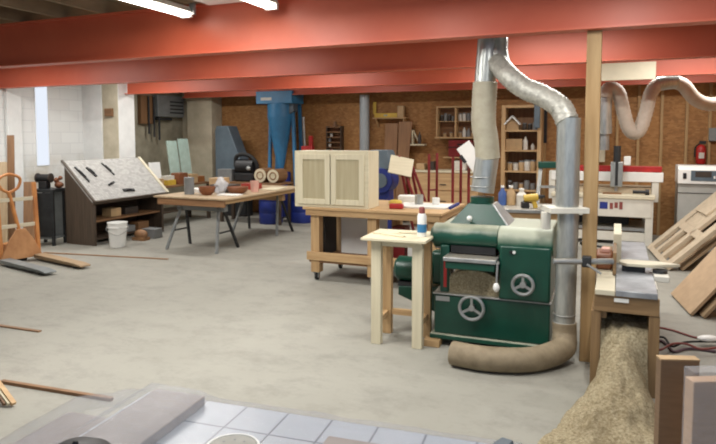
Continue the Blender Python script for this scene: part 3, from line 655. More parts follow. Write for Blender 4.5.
# brown peg rack of small drawers
q, ww, a0, a1 = wb(326, 126, 341, 153, .16)
dr = thing('drawer_rack', 'small dark brown pigeonhole rack on the chipboard behind the pale cabinet', 'rack', q, RZ)
for a, b in ((0, .018), (ww-.018, ww)): MB().b0(a, b, 0, .15, a0, a1).build('side', 'dark_z', dr)
MB().b0(0, ww, .14, .15, a0, a1).build('back', 'brown_z', dr)
for k in range(6):
    z = a0+(a1-a0)*k/5.3; MB().b0(.018, ww-.018, 0, .14, z, z+.02).build('shelf', 'brown_x', dr)
MB().cyl((ww/2, .08, a1), (ww/2, .08, a1+.1), .05, .03, n=14).build('finial', 'brown_z', dr)
for k, (i, c) in enumerate(((1, 'jar_white'), (0, 'jar_red'), (2, 'jar_grey'), (3, 'jar_white'))):
    z = a0+(a1-a0)*i/5.3+.021
    jar(c, .028, .07, 'jar', '%s little pot in the brown pigeonhole rack, %s row from the bottom' % (WORD[c], ('second', 'bottom', 'third', 'fourth')[k]), wp(q, .06+.04*(k % 2), .06, z), 'pots in the pigeonhole rack')
# grey column pipe at the wall
q, ww, a0, a1 = wb(360, 90, 369, 150, .3)
solo(MB().cyl((ww/2, 0, 0), (ww/2, 0, 2.56), ww/2, n=24).build('column_pipe', 'pipe_grey'), 'grey round steel column in front of the chipboard wall', 'column', q, RZ)
# red jack and tool on the wall
q, ww, a0, a1 = wb(301, 146, 312, 158, .5)
j = thing('red_hand_tool', 'red tool with an upright silver rod behind the pale cabinet', 'tool', q, RZ)
MB().b0(0, ww, 0, .12, .8, a1).build('body', 'red', j, .01); MB().cyl((.06, .06, a1), (.03, .06, bw(303, 117, .5).z), .022, n=14).build('rod', 'galv', j); MB().b0(ww*.62, ww*.95, .03, .09, a1, bw(309, 136, .5).z).build('grip', 'red', j, .008)
# low cabinets along the wall that the wall items stand on
q, ww, a0, a1 = wb(296, 160, 345, 170, .55)
lb = thing('storage_chest', 'plain brown cupboard along the chipboard wall behind the pale cabinet', 'cupboard', q, RZ)
MB().b0(0, ww, 0, .5, 0, .77).build('body', 'ply_x', lb, .004); MB().b0(-.02, ww+.02, -.02, .52, .77, .80).build('top', 'pine_x', lb, .003)
for k in range(2): MB().b0(.02+k*ww/2, ww/2-.01+k*ww/2, -.018, -.001, .06, .72).build('door', 'ply_z', lb, .003)
# plywood offcuts, leaning
q, ww, a0, a1 = wb(378, 125, 409, 156, .34)
for k, (x, wd_, hh, rz_, mt, lab) in enumerate(((0.0, .27, 2.0, 0, 'ply_z', 'left-hand brown plywood panel leaning on the chipboard wall'), (.29, .30, 2.03, 4, 'ply_z', 'right-hand brown plywood panel with a slanted edge, leaning on the chipboard wall'))):
    mb = MB(); top = hh
    if k == 0: pts = [(0, 0, .0), (wd_, 0, 0), (wd_, 0, top), (0, 0, top)]
    else: pts = [(0, 0, 0), (wd_-.14, 0, 0), (wd_-.02, 0, top), (0, 0, top)]
    o = mb.prism(pts, (0, .018, 0)).build('plywood_panel', mt, None, .002)
    solo(o, lab, 'panel', wp(q, x+.08, -.02+.0*k, .0), None, 'plywood panels against the wall'); o.rotation_euler = (R(-6.5), 0, RZ)
q, ww, a0, a1 = wb(372, 117.5, 406, 121, .2)
sf = thing('wall_shelf', 'upper plank shelf carrying the yellow level on the chipboard wall', 'shelf', q, RZ)
MB().b0(0, ww, 0, .19, a1-.02, a1).build('board', 'pine_x', sf, .002)
for x in (.06, ww-.08): MB().prism([(x, .0, a1-.02), (x, .19, a1-.02), (x, .19, a1-.2)], (.025, 0, 0)).build('bracket', 'pine_z', sf)
yl = solo(MB().b0(0, .50, 0, .05, 0, .09).build('spirit_level', 'yellow', None, .006), 'yellow spirit level lying on the upper plank shelf', 'level', wp(q, .02, .07, a1+.001), RZ)
MB().b0(.21, .29, -.002, .0, .03, .06).build('vial', 'clear_glass', yl)
solo(MB().b0(0, .13, 0, .1, 0, .23).build('carton', 'jar_tan', None, .003), 'tan upright carton on the right end of the upper plank shelf', 'box', wp(q, ww-.2, .05, a1+.001), RZ)
q3, w3, b0_, b1_ = wb(373, 102, 376, 114, .1)
solo(MB().b0(0, w3, 0, .02, b0_, b1_).build('yellow_strap', 'yellow', None, .003), 'yellow strap hanging beside the grey steel column', 'strap', q3, RZ)
q, ww, a0, a1 = wb(410, 144, 424, 147, .2)
sf = thing('wall_shelf', 'little white-edged shelf with a triangular brace right of the plywood panels', 'shelf', q, RZ)
MB().b0(0, ww, 0, .19, a1-.03, a1).build('board', 'pale_x', sf, .002); zt = bw(416, 130, .2).z
MB().b0(.02, .04, .05, .19, a1, zt).build('upright', 'pale_z', sf); MB().bar((.03, .1, zt), (ww*.6, .1, a1), .02, .04, (0, 1, 0)).build('brace', 'pale_z', sf)
solo(MB().lathe([(.035, 0), (.035, .16), (.012, .2), (.012, .24)], n=14).build('bottle', 'jar_dark'), 'dark bottle on the little white-edged shelf', 'bottle', wp(q, .18, .06, a1+.001), 0)
# pine bench with boxes behind the work table
q, ww, a0, a1 = wb(410, 171, 478, 194, .75)
pb = thing('pine_bench', 'pale pine chest bench behind the red stands at the chipboard wall', 'bench', q, RZ)
MB().b0(0, ww, 0, .62, .06, a1-.03).build('body', 'pine_x', pb, .004); MB().b0(-.02, ww+.02, -.02, .64, a1-.03, a1).build('top', 'pale_x', pb, .003); MB().b0(.03, ww-.03, .03, .6, 0, .06).build('plinth', 'brown_x', pb)
for k in range(3):
    z = .1+k*(a1-.15)/3; d = MB().b0(.03, ww-.03, -.018, -.001, z, z+(a1-.15)/3-.02).build('drawer', 'pine_x', pb, .004); MB().b0(ww/2-.06, ww/2+.06, -.035, -.019, z+.1, z+.115).build('handle', 'dark_steel', d)
for k, (x, sx, sz, c, lab) in enumerate(((.06, .16, .12, 'jar_tan', 'tan box at the left end of the pale pine chest bench'), (.30, .10, .16, 'jar_dark', 'dark box next to the tan one on the pale pine chest bench'), (.78, .24, .18, 'jar_white', 'white bin in the middle of the pale pine chest bench'), (1.06, .12, .08, 'jar_tan', 'flat tan box right of the white bin on the pine chest bench'))):
    solo(MB().b0(0, sx, 0, .2, 0, sz).build('storage_bin', c, None, .006), lab, 'box', wp(q, x, .2, a1+.001), RZ, 'boxes on the pine bench')
# blue motor unit behind the cabinet
p = at(384, 186, 9.3)
bm = thing('blue_machine', 'blue drum-shaped machine with a grey hood behind the pale cabinet', 'machine', (p.x, p.y, 0), RZ)
MB().b0(-.16, .16, -.12, .12, 0, .55).build('stand', 'navy', bm, .01)
zc = at(384, 180, 9.3).z; MB().cyl((0, -.16, zc), (0, .16, zc), .19, n=28).build('drum', 'navy', bm, .01); MB().b0(-.12, .12, -.1, .1, .55, zc).build('neck', 'navy', bm)
MB().cyl((0, -.175, zc), (0, -.16, zc), .11, n=24).build('face_plate', 'blue_grey', bm)
zt = at(384, 150, 9.3).z; MB().prism([(-.2, -.15, zc+.17), (.2, -.15, zc+.17), (.1, -.15, zt), (-.18, -.15, zt)], (0, .3, 0)).build('hood', 'blue_grey', bm, .01)
# red stands
def red_stand(loc, rz, feet, tops, board, lab, mtb, mark=False):
    s = thing('red_stand', lab, 'stand', loc, rz, 'red tube stands behind the work table')
    for (f, tt) in zip(feet, tops): MB().tube([f, tt], .022, n=10, smooth=False).build('leg', 'red_dark', s)
    MB().tube([Vector(feet[0])*.6+Vector(tops[0])*.4, Vector(feet[1])*.6+Vector(tops[1])*.4], .016, n=10, smooth=False).build('crossbar', 'red_dark', s)
    c, d, rot = board
    b = MB().box(c, d, rot).build('board', mtb, s, .003)
    if mark:
        MB().box(Vector(c)+rot @ Vector((-.12, -d[1]/2-.003, .05)), (.05, .004, .13), rot).build('hook', 'black', b)
    return s
o_ = at(402, 200, 8.9); o_ = Vector((o_.x, o_.y, 0))
def rel(px, py, Y): return at(px, py, Y)-o_
f0 = rel(411, 190, 8.9); t0 = rel(399, 156, 8.9); d_ = (f0-t0)
g0 = f0+d_*(f0.z/(-d_.z)) if d_.z else f0
f1 = rel(421, 190, 9.1); t1 = rel(410, 160, 9.1); d1 = f1-t1; g1 = f1+d1*(f1.z/(-d1.z))
bc = rel(401, 166, 8.82)
red_stand(o_, 0, [g0, g1, g0+Vector((-.2, .45, 0)), g1+Vector((-.2, .45, 0))], [t0, t1, t0+Vector((.0, .08, 0)), t1+Vector((0, .08, 0))], (bc, (.34, .02, .29), Matrix.Rotation(R(12), 3, 'Y') @ Matrix.Rotation(R(-30), 3, 'X')), 'red tube stand holding a tilted pale board, nearer the pale cabinet', 'pale_x')
o_ = at(450, 200, 9.0); o_ = Vector((o_.x, o_.y, 0))
def upright(px, Y, pyt):
    p = rel(px, 160, Y); return Vector((p.x, p.y, 0)), Vector((p.x, p.y, rel(px, pyt, Y).z))
u1 = upright(453, 9.0, 157); u2 = upright(461, 9.2, 156); u3 = upright(469, 9.0, 158)
bc = rel(471, 157, 8.9)
red_stand(o_, 0, [u1[0], u3[0], u2[0]], [u1[1], u3[1], u2[1]], (bc+Vector((0, -.04, 0)), (.22, .02, .44), Matrix.Rotation(R(-36), 3, 'Y')), 'red tube stand with a tilted white panel, left of the planer duct', 'white_plastic', True)
o_ = at(433, 200, 9.3); o_ = Vector((o_.x, o_.y, 0)); u1 = upright(429, 9.3, 154); u2 = upright(437, 9.3, 153)
rs = thing('red_rack', 'red two-post rack between the tilted pale board and the white panel', 'rack', o_, 0)
for a, b in (u1, u2): MB().tube([a, b], .02, n=10, smooth=False).build('post', 'red_dark', rs)
for k in (.3, .62): MB().tube([u1[1]*k+u1[0]*(1-k), u2[1]*k+u2[0]*(1-k)], .014, n=8, smooth=False).build('rung', 'red_dark', rs)
for a, b in (u1, u2): MB().b0(a.x-.03, a.x+.03, a.y-.22, a.y+.22, 0, .04).build('foot', 'red_dark', rs, .004)

# ---- cyclone dust collector
p = at(281, 200, 13.0)
cy = thing('cyclone_collector', 'blue cyclone dust collector with a box on top standing at the back wall', 'dust collector', (p.x, p.y, 0), RZ)
sc = 11.6/610.
ztop = at(281, 93, 13.0).z; zbx = at(281, 104, 13.0).z; zc0 = at(281, 117, 13.0).z; zc1 = at(281, 170, 13.0).z
MB().b0(-.46, .40, -.22, .3, zbx, ztop+.03).build('fan_box', 'blue', cy, .01)
MB().b0(-.34, -.08, -.225, -.22, zbx+.07, zbx+.13).build('maker_plate', 'jar_white', cy)
MB().cyl((0, .0, zc0), (0, .0, zbx), .27, n=32).build('barrel', 'blue', cy); MB().lathe([(.27, zc0), (.06, zc1)], (0, .0, 0), n=32).build('cone', 'blue', cy)
MB().prism([(.2, -.08, zc0+.02), (.36, -.08, zc0+.12), (.36, -.08, zbx), (.2, -.08, zbx)], (0, .18, 0)).build('inlet', 'blue_grey', cy, .004)
for x, y in ((-.24, .02), (.29, .02), (-.24, .32), (.29, .32)): MB().bar((x*1.3, y, 0), (x, y, zbx), .06, .06, (0, 1, 0)).build('leg', 'blue', cy)
MB().lathe([(.2, 0), (.215, .02), (.215, zc1-.06), (.2, zc1-.04), (.0, zc1-.04)], (0, .0, 0), n=28).build('waste_drum', 'navy', cy)
MB().cyl((0, .0, zc1-.05), (0, .0, zc1+.02), .065, n=20).build('spout', 'blue', cy)
# blue-grey triangular panel machine
p0, p1 = at(216, 200, 13.25), at(252, 200, 13.25); z1_ = at(225, 126, 13.25).z; zb_ = at(225, 175, 13.25).z
tri = thing('panel_machine', 'blue-grey machine with a sloping triangular side at the back corner', 'machine', (p0.x, p0.y, 0), RZ)
wd3 = (p1-p0).length
MB().prism([(0, 0, zb_-.1), (wd3, 0, zb_-.1), (wd3*.98, 0, zb_+.02), (wd3*.42, 0, z1_), (.04, 0, z1_), (0, 0, z1_-.1)], (0, .35, 0)).build('hood', 'blue_grey', tri, .012)
MB().b0(.05, wd3-.05, .03, .32, 0, zb_-.1).build('base', 'dark_steel', tri, .01)
# small wall box and pipes on bare wall
q0 = lw(158, 112, .18); q1 = lw(184, 112, .18)
eb = thing('electrical_panel', 'grey louvred electrical panel on the bare wall beside the far pilaster', 'panel', Vector((q0.x, q0.y, 0)), RZ+R(90))
zA, zB = lw(172, 96, .18).z, lw(172, 117, .18).z; wl_ = (q1-q0).length
MB().b0(0, wl_, -.17, 0, zB, zA).build('box', 'grey_paint', eb, .006) if False else MB().b0(0, wl_, 0, .16, zB, zA).build('box', 'grey_paint', eb, .006)
for k in range(4): MB().b0(wl_*.45, wl_*.95, -.012, -.001, zB+.08+k*.08, zB+.11+k*.08).build('louvre', 'dark_steel', eb)
MB().cyl((.02, .08, zB-.05), (wl_*.6, .08, zB-.05), .03, n=12).build('conduit', 'dark_steel', eb)
q0 = lw(141, 112, .1); q1 = lw(154, 112, .1)
bb = solo(MB().b0(0, (q1-q0).length, 0, .09, lw(155, 124, .1).z, lw(155, 96, .1).z).build('backboard', 'brown_z', None, .003), 'brown wooden backboard on the bare wall left of the electrical panel', 'board', Vector((q0.x, q0.y, 0)), RZ+R(90))
for k in range(3): MB().cyl((.2+.16*k, -.03, lw(155, 134+3*k, .1).z), (.2+.16*k, -.03, lw(155, 97, .1).z), .022, n=12).build('pipe', 'dark_steel', bb)
# bracket board on first pilaster
q = lw(112, 112, .45); pq = local((0, 0, 0), RZ, at(112, 112, 10.9))
solo(MB().b0(-8.83, -8.64, 8.68, 8.718, lw(112, 116, .45).z-.02, lw(112, 112, .45).z+.05).build('wood_cleat', 'brown_x', None, .003), 'short brown cleat fixed to the front of the near pilaster', 'cleat', (0, 0, 0), RZ)

# ================================================================== SLANT-TOP BENCH
p = fl(94.6, 246.2); BO = Vector((p.x, p.y, 0)); BRZ = R(90-23)
bn = thing('slant_bench', 'long dark brown bench with a sloping grid top at the block wall', 'bench', BO, BRZ)
BL, BD, hf, hr = 1.60, .60, .76, 1.33
prof = [(0, 0), (0, hf-.03), (BD, hr-.03), (BD, 0)]
for x in (0, BL-.05): MB().prism([(x, y, z) for y, z in prof], (.05, 0, 0)).build('end_panel', 'dark_z', bn, .004)
MB().b0(.05, BL-.05, BD-.03, BD, .08, hr-.06).build('back', 'dark_x', bn)
MB().b0(.05, BL-.05, .04, BD-.03, .36, .39).build('shelf', 'brown_x', bn, .003); MB().b0(.05, BL-.05, .12, BD-.03, .06, .09).build('bottom', 'dark_x', bn)
sl = math.atan2(hr-hf, BD); rot = Matrix.Rotation(sl, 3, 'X'); Lt = math.hypot(hr-hf, BD)
MB().b0(-.06, BL+.06, -.04, .0, hf-.10, hf-.035).build('front_apron', 'dark_x', bn, .003)
tp_ = MB().b0(-.06, BL+.06, -.06, Lt+.02, 0, .03).build('sloping_top', 'hatch', bn, .003); tp_.location = (0, 0, hf-.03); tp_.rotation_euler = (sl, 0, 0)
for nmx, a, b, c in (('edge_strip', BL+.02, BL+.07, 'cream'), ('edge_strip', -.07, -.03, 'dark_y')):
    e = MB().b0(a, b, -.06, Lt+.02, .03, .05).build(nmx, c, bn, .002); e.location = tp_.location; e.rotation_euler = tp_.rotation_euler
e = MB().b0(-.06, BL+.06, -.075, -.055, -.01, .045).build('front_lip', 'dark_x', bn, .002); e.location = tp_.location; e.rotation_euler = tp_.rotation_euler
def slope(x, s): return BO+Matrix.Rotation(BRZ, 3, 'Z') @ (Vector((x, 0, hf-.03))+rot @ Vector((0, s, .031)))
def onslope(o, x, s, turn=0):
    o.rotation_mode = 'QUATERNION'; o.location = slope(x, s)
    o.rotation_quaternion = (Matrix.Rotation(BRZ, 3, 'Z') @ rot @ Matrix.Rotation(R(turn), 3, 'Z')).to_quaternion()
for k, (x, s, l, w_, tn, lab) in enumerate(((.34, .56, .05, .22, 14, 'black brush-like tool high on the sloping bench top, left end'), (.72, .60, .02, .30, 14, 'thin dark rod lying high on the middle of the sloping bench top'), (.55, .27, .17, .035, 20, 'dark clamp lying across the middle of the sloping bench top'), (.80, .09, .24, .05, -4, 'black tray resting along the lower edge of the sloping bench top'), (.12, .52, .03, .34, 10, 'dark batten on the top left corner of the sloping bench top'))):
    mb = MB(); mb.b0(-l/2, l/2, -w_/2, w_/2, 0, .022); mb.b0(-l/4, l/4, -w_/4, w_/4, .022, .04)
    o = mb.build('hand_tool', 'black', None, .006); tag(o, lab, 'tool', 'tools on the sloping bench'); onslope(o, x, s, tn)
for k, (x, y, z, d, c, lab) in enumerate(((.62, .25, .391, (.22, .2, .14), 'jar_tan', 'tan box on the shelf under the sloping bench'), (1.0, .28, .391, (.3, .22, .12), 'jar_dark', 'dark box on the shelf under the sloping bench, right of the tan box'), (1.2, .2, .091, (.26, .2, .14), 'brown_x', 'brown box low under the right end of the sloping bench'), (.9, .25, .091, (.3, .2, .1), 'jar_grey', 'grey box low under the middle of the sloping bench'))):
    solo(MB().b0(-d[0]/2, d[0]/2, -d[1]/2, d[1]/2, 0, d[2]).build('storage_box', c, None, .004), lab, 'box', BO+Matrix.Rotation(BRZ, 3, 'Z') @ Vector((x, y, z)), BRZ, 'boxes under the sloping bench')
# bucket
p = fl(118, 246.5)
bk = thing('bucket', 'white plastic bucket on the floor in front of the sloping bench', 'bucket', (p.x, p.y, 0), R(20))
MB().lathe([(.0, .004), (.115, 0), (.118, .01), (.145, .37), (.152, .372), (.152, .385), (.14, .385), (.112, .015), (0, .012)], n=32).build('body', 'white_plastic', bk)
MB().lathe([(.149, .30), (.155, .302), (.155, .315), (.15, .317)], n=32).build('rim_band', 'white_plastic', bk)
MB().tube([(-.152, 0, .345), (-.15, -.08, .27), (0, -.165, .2), (.15, -.08, .27), (.152, 0, .345)], .004, n=8).build('bail', 'steel', bk)
p = fl(141, 240)
solo(MB().ball((0, 0, .09), .1, (1.3, .8, .9)).b0(-.12, .12, -.08, .08, 0, .05).build('canvas_bag', 'ply_x'), 'brown canvas bag on the floor right of the white bucket', 'bag', (p.x, p.y, 0), RZ)
p = fl(152, 237.5); solo(MB().b0(-.14, .14, -.1, .1, 0, .16).build('storage_box', 'jar_grey', None, .004), 'grey box on the floor right of the brown canvas bag', 'box', (p.x, p.y, 0), RZ)
# low steel bench between pallet jack and slant bench
p0, p1 = fl(38, 247), fl(61, 245.5)
sb = thing('steel_bench', 'low dark grey steel bench in the corner left of the sloping bench', 'bench', Vector((p0.x-.16, p0.y+.12, 0)), R(-6))
zt = at(50, 190, p0.y).z
MB().b0(0, .38, 0, .35, zt-.05, zt).build('top', 'dark_steel', sb, .004); MB().b0(.02, .36, .02, .33, .1, .13).build('shelf', 'grey_paint', sb)
for x, y in ((.0, .0), (.34, 0), (.0, .31), (.34, .31)): MB().b0(x, x+.04, y, y+.04, 0, zt-.05).build('leg', 'dark_steel', sb)
MB().b0(.04, .34, .318, .33, .13, zt-.05).build('back_panel', 'grey_paint', sb); MB().b0(.045, .335, .004, .014, .14, zt-.055).build('door', 'dark_steel', sb, .003)
p = Vector((p0.x-.16, p0.y+.12, zt+.001))
bv = thing('bench_grinder', 'black grinder with brown grime on the low steel bench', 'machine', p+Vector((.16, .14, 0)), R(-6))
MB().b0(-.07, .07, -.06, .06, 0, .12).build('pedestal', 'black', bv, .01); MB().cyl((-.10, 0, .17), (.10, 0, .17), .06, n=20).build('motor', 'black', bv)
for x in (-.12, .10): MB().cyl((x, 0, .17), (x+.02, 0, .17), .075, n=22).build('wheel', 'jar_dark', bv)
solo(MB().ball((0, 0, .05), .06, (1.2, 1, .9)).ball((-.05, .02, .12), .045).ball((.02, .01, .16), .035).build('rag', 'bowlwood'), 'brown rag heap beside the black grinder', 'rag', p+Vector((-.06, .2, 0)) if False else p+Vector((.33, .27, .0)), 0)

# ================================================================== PALLET JACK
r1, t1_ = fl(5, 265), fl(45, 275); r2, t2_ = fl(33, 258), fl(76, 269)
PO = Vector((r1.x, r1.y, 0)); dirf = Vector(((t1_-r1).x, (t1_-r1).y, 0)); prz = math.atan2(dirf.y, dirf.x)
pj = thing('pallet_jack', 'orange pallet jack with worn forks in front of the block wall', 'pallet jack', PO, prz)
FL_ = 1.12; gap = .46
for k, (y, mt) in enumerate(((0, 'grey_paint'), (gap, 'mdf_dark'))):
    f = MB().prism([(0, y-.075, .085), (FL_-.1, y-.075, .075), (FL_, y-.05, .05), (FL_, y-.05, .03), (0, y-.075, .03)], (0, .15, 0)).build('fork', mt, pj, .006)
    w = MB().cyl((FL_-.16, y-.05, .03), (FL_-.16, y+.05, .03), .03, n=16).build('roller', 'rubber', f)
MB().prism([(0, -.06, .05), (0, gap+.06, .05), (0, gap-.06, .30), (0, gap/2+.06, .46), (0, gap/2-.06, .46), (0, .06, .30)], (-.03, 0, 0)).build('mast_plate', 'orange_tan', pj, .006)
MB().b0(-.16, -.03, .04, gap-.04, .06, .28).build('chassis', 'orange', pj, .02)
w = MB().cyl((-.1, gap/2-.08, .09), (-.1, gap/2+.08, .09), .09, n=24).build('steer_wheel', 'rubber', pj)
hd = MB(); hb = Vector((-.08, .27, .28)); ht = Vector((-.12, .14, .96))
hd.tube([hb, ht], .026, n=12, smooth=False); hd = hd.build('pump_handle', 'orange', pj)
lp_ = [ht, ht+Vector((.0, -.10, .06)), ht+Vector((.0, -.13, .18)), ht+Vector((0, .0, .25)), ht+Vector((0, .15, .19)), ht+Vector((0, .12, .06)), ht]
MB().tube(lp_, .02, n=10).build('grip_loop', 'orange', hd)
for y, zt_, in ((-.02, .92), (gap+.02, 1.08)): MB().bar((-.05, y, .06), (-.12, y, zt_), .05, .05, (0, 1, 0)).build('upright', 'orange', pj, .006)
for z in (.50, .86): MB().bar((-.05-.07*z, 0, z), (-.05-.07*z, gap, z), .02, .05).build('crossbar', 'cream', pj, .003)
# planks leaning behind
for k, (px, py, h, w_, tl, mt, lab) in enumerate(((12, 249, 1.75, .10, 7, 'brown_z', 'tall brown plank leaning on the block wall behind the pallet jack'), (29, 250, 1.05, .16, 14, 'brown_z', 'short brown board leaning behind the pallet jack, right of the tall plank'), (3, 252, 1.35, .12, 9, 'oldboard_z', 'pale plank leaning at the left edge behind the pallet jack'))):
    p = fl(px, py); o = MB().b0(-w_/2, w_/2, 0, .03, 0, h).build('plank', mt, None, .003); solo(o, lab, 'plank', (p.x, p.y, .006), None, 'planks behind the pallet jack'); o.rotation_euler = (R(-tl), 0, R(20))

# ================================================================== TRESTLE TABLE
TO = Vector((-2.52, 9.02, 0)); TZ = .82
tt = thing('trestle_table', 'long board table on two steel sawhorses covered with small things', 'table', TO, RZ)
MB().b0(-.66, .66, 0, 2.45, TZ-.025, TZ).build('tabletop', 'oldboard_y', tt, .003)
MB().b0(-.60, .62, .02, .06, TZ-.13, TZ-.025).build('apron', 'ply_x', tt, .004)
MB().b0(.56, .60, .06, 2.4, TZ-.09, TZ-.02).build('apron', 'pine_y', tt, .003); MB().b0(-.60, -.56, .06, 2.4, TZ-.09, TZ-.02).build('apron', 'pine_y', tt, .003)
def T(x, y, z=TZ+.001): return TO+Matrix.Rotation(RZ, 3, 'Z') @ Vector((x, y, z))
for k, y in enumerate((.32, 2.05)):
    s = thing('sawhorse', ('near grey steel sawhorse carrying the front end of the trestle table', 'far grey steel sawhorse carrying the back end of the trestle table')[k], 'sawhorse', T(0, y, 0), RZ, 'steel sawhorses')
    MB().b0(-.44, .44, -.05, .05, TZ-.23, TZ-.133).build('beam', 'pine_x' if k else 'grey_paint', s, .003)
    for sx in (-1, 1):
        for sy in (-1, 1): MB().bar((sx*.46, sy*.28, 0), (sx*.34, sy*.04, TZ-.14), .035, .035, (0, 1, 0)).build('leg', 'dark_steel' if sy > 0 else 'grey_paint', s)
        MB().bar((sx*.41, -.19, .28), (sx*.41, .19, .28), .02, .02).build('spreader', 'dark_steel', s)
# things on the trestle table
def bagmesh():
    mb = MB(); mb.ball((0, 0, .12), .12, (1, .8, 1.35), 20)
    for v in mb.bm.verts:
        k = .75+.5*noise.noise(v.co*14); v.co.x *= k; v.co.y *= k; v.co.z = max(0, v.co.z-.02+.03*noise.noise(v.co*9))
    return mb
def bowl(x, y, r, h, lab): solo(MB().lathe([(r*.5, 0), (r*.85, h*.35), (r, h), (r*.93, h), (r*.78, h*.4), (0, h*.15)], n=28).build('wooden_bowl', 'bowlwood'), lab, 'bowl', T(x, y), 0, 'wooden bowls on the trestle table')
bowl(.02, .42, .13, .13, 'deep brown wooden bowl at the front of the trestle table')
bowl(.36, .75, .17, .11, 'wide shallow brown wooden bowl right of the clear bag on the trestle table')
solo(MB().lathe([(.075, 0), (.078, .26), (.07, .265), (.0, .265)], n=24).build('canister', 'jar_grey'), 'grey and white canister on the front of the trestle table left of the deep bowl', 'canister', T(-.30, .40), 0)
solo(bagmesh().build('plastic_bag', 'bag'), 'crumpled clear plastic bag between the two brown bowls', 'bag', T(.08, .71), 0)
solo(MB().lathe([(.06, 0), (.075, .18), (.07, .18), (.055, .01), (0, .008)], n=22).build('cup', 'pink'), 'pale pink cup on the trestle table right of the wide bowl', 'cup', T(.42, 1.15), 0)
for k, (x, y, d, a, c, lab) in enumerate(((.40, .48, (.34, .2, .02), 5, 'paper', 'white board lying in front of the wide bowl on the trestle table'), (.45, 1.7, (.3, .5, .02), 8, 'pale_x', 'pale offcut lying at the far right of the trestle table'), (-.05, 1.0, (.4, .3, .12), -8, 'jar_dark', 'dark case in the middle of the trestle table'), (-.42, .75, (.22, .3, .06), 10, 'paper', 'stack of white paper at the left of the trestle table'), (.1, 1.55, (.3, .2, .1), 4, 'jar_red', 'red case far back on the trestle table'), (-.38, 1.3, (.26, .26, .2), 12, 'jar_tan', 'tan carton at the back left of the trestle table'))):
    solo(MB().box((0, 0, d[2]/2), d).build('table_item', c, None, .004), lab, 'box' if d[2] > .03 else 'board', T(x, y), RZ+R(a))
# side cabinet with glass panes behind the table
p = at(189, 200, 12.1); CO = Vector((p.x, p.y, 0))
sc_ = thing('side_bench', 'cluttered low brown bench against the bare wall behind the trestle table', 'bench', CO, RZ+R(90))
MB().b0(-1.0, .75, .02, .62, .74, .78).build('top', 'brown_x', sc_, .003)
for x, y in ((-.95, .06), (.68, .06), (-.95, .56), (.68, .56)): MB().b0(x, x+.06, y-.03, y+.03, 0, .74).build('leg', 'dark_z', sc_)
MB().b0(-.95, .7, .08, .55, .25, .28).build('shelf', 'dark_x', sc_)
def SB(x, y, z=.781): return CO+Matrix.Rotation(RZ+R(90), 3, 'Z') @ Vector((x, y, z))
for k, (x, w_, h, mt, lab) in enumerate(((-.42, .30, .44, 'white_wash', 'white pane leaning on the bare wall left of the tall green panes'), (.16, .30, .86, 'clear_glass', 'tall greenish glass pane leaning against the bare wall'), (.52, .32, .90, 'clear_glass', 'paler glass pane leaning right of the tall greenish one'))):
    o = MB().b0(-w_/2, w_/2, 0, .02, 0, h).build('glass_pane', mt, None, .001); solo(o, lab, 'glass pane', SB(x, .42), None, 'panes leaning on the bare wall'); o.rotation_euler = (R(-8), 0, RZ+R(90))
for k, (x, y, d, c, lab) in enumerate(((-.75, .2, (.3, .2, .14), 'jar_tan', 'tan carton at the near end of the cluttered brown bench'), (-.40, .18, (.24, .2, .10), 'yellow', 'yellow case on the cluttered brown bench'), (-.40, .18, (.2, .16, .08), 'jar_white', 'white box on the yellow case'), (-.08, .16, (.26, .2, .22), 'bowlwood', 'brown wooden box in the middle of the cluttered brown bench'), (.25, .15, (.22, .2, .18), 'jar_tan', 'tan carton right of the brown wooden box'), (.55, .2, (.2, .2, .12), 'amber', 'amber box at the far end of the cluttered brown bench'))):
    z = .781 if k != 2 else .882
    solo(MB().box((0, 0, d[2]/2), d).build('storage_box', c, None, .004), lab, 'box', SB(x, y, z), RZ+R(90), 'boxes on the cluttered bench')
# far bench with black machine and logs
p = at(240, 200, 12.05); FO = Vector((p.x, p.y, 0))
fb = thing('far_bench', 'low dark bench with logs and a black machine behind the trestle table', 'bench', FO, RZ)
MB().b0(-.55, .92, 0, .5, .78, .82).build('top', 'brown_x', fb, .003)
for x, y in ((-.5, .05), (.84, .05), (-.5, .45), (.84, .45)): MB().b0(x, x+.06, y-.03, y+.03, 0, .78).build('leg', 'dark_z', fb)
def FB(x, y, z=.821): return FO+Matrix.Rotation(RZ, 3, 'Z') @ Vector((x, y, z))
bm_ = thing('black_machine', 'black shiny machine with hoses on the low dark bench', 'machine', FB(.02, .22), RZ)
MB().b0(-.22, .22, -.12, .15, 0, .18).build('base', 'black', bm_, .03); MB().cyl((-.2, 0, .3), (.2, 0, .3), .14, n=24).build('tank', 'black', bm_)
MB().tube([(-.25, -.02, .3), (-.2, -.05, .5), (.02, -.05, .54), (.22, -.04, .42), (.26, 0, .2)], .04, n=12).build('hose', 'rubber', bm_); MB().ball((.14, -.15, .27), .045).build('gauge', 'galv', bm_)
solo(MB().b0(-.17, .17, -.1, .1, 0, .24).build('carton', 'jar_grey', None, .004), 'grey-white carton at the left end of the low dark bench', 'box', FB(-.43, .2), RZ)
for k, (x, r) in enumerate(((.46, .14), (.75, .135))):
    lg = solo(MB().cyl((0, -.12, r), (0, .22, r), r, n=24).build('log', 'brown_y'), ('left', 'right')[k]+' short log with a pale cut end on the low dark bench', 'log', FB(x, .14), RZ, 'logs on the low dark bench')
    MB().cyl((0, -.128, r), (0, -.12, r), r*.94, n=24).build('cut_end', 'pale_x', lg); MB().torus((0, -.13, r), (0, 1, 0), r*.5, .012, 20, 6).build('ring', 'brown_y', lg)
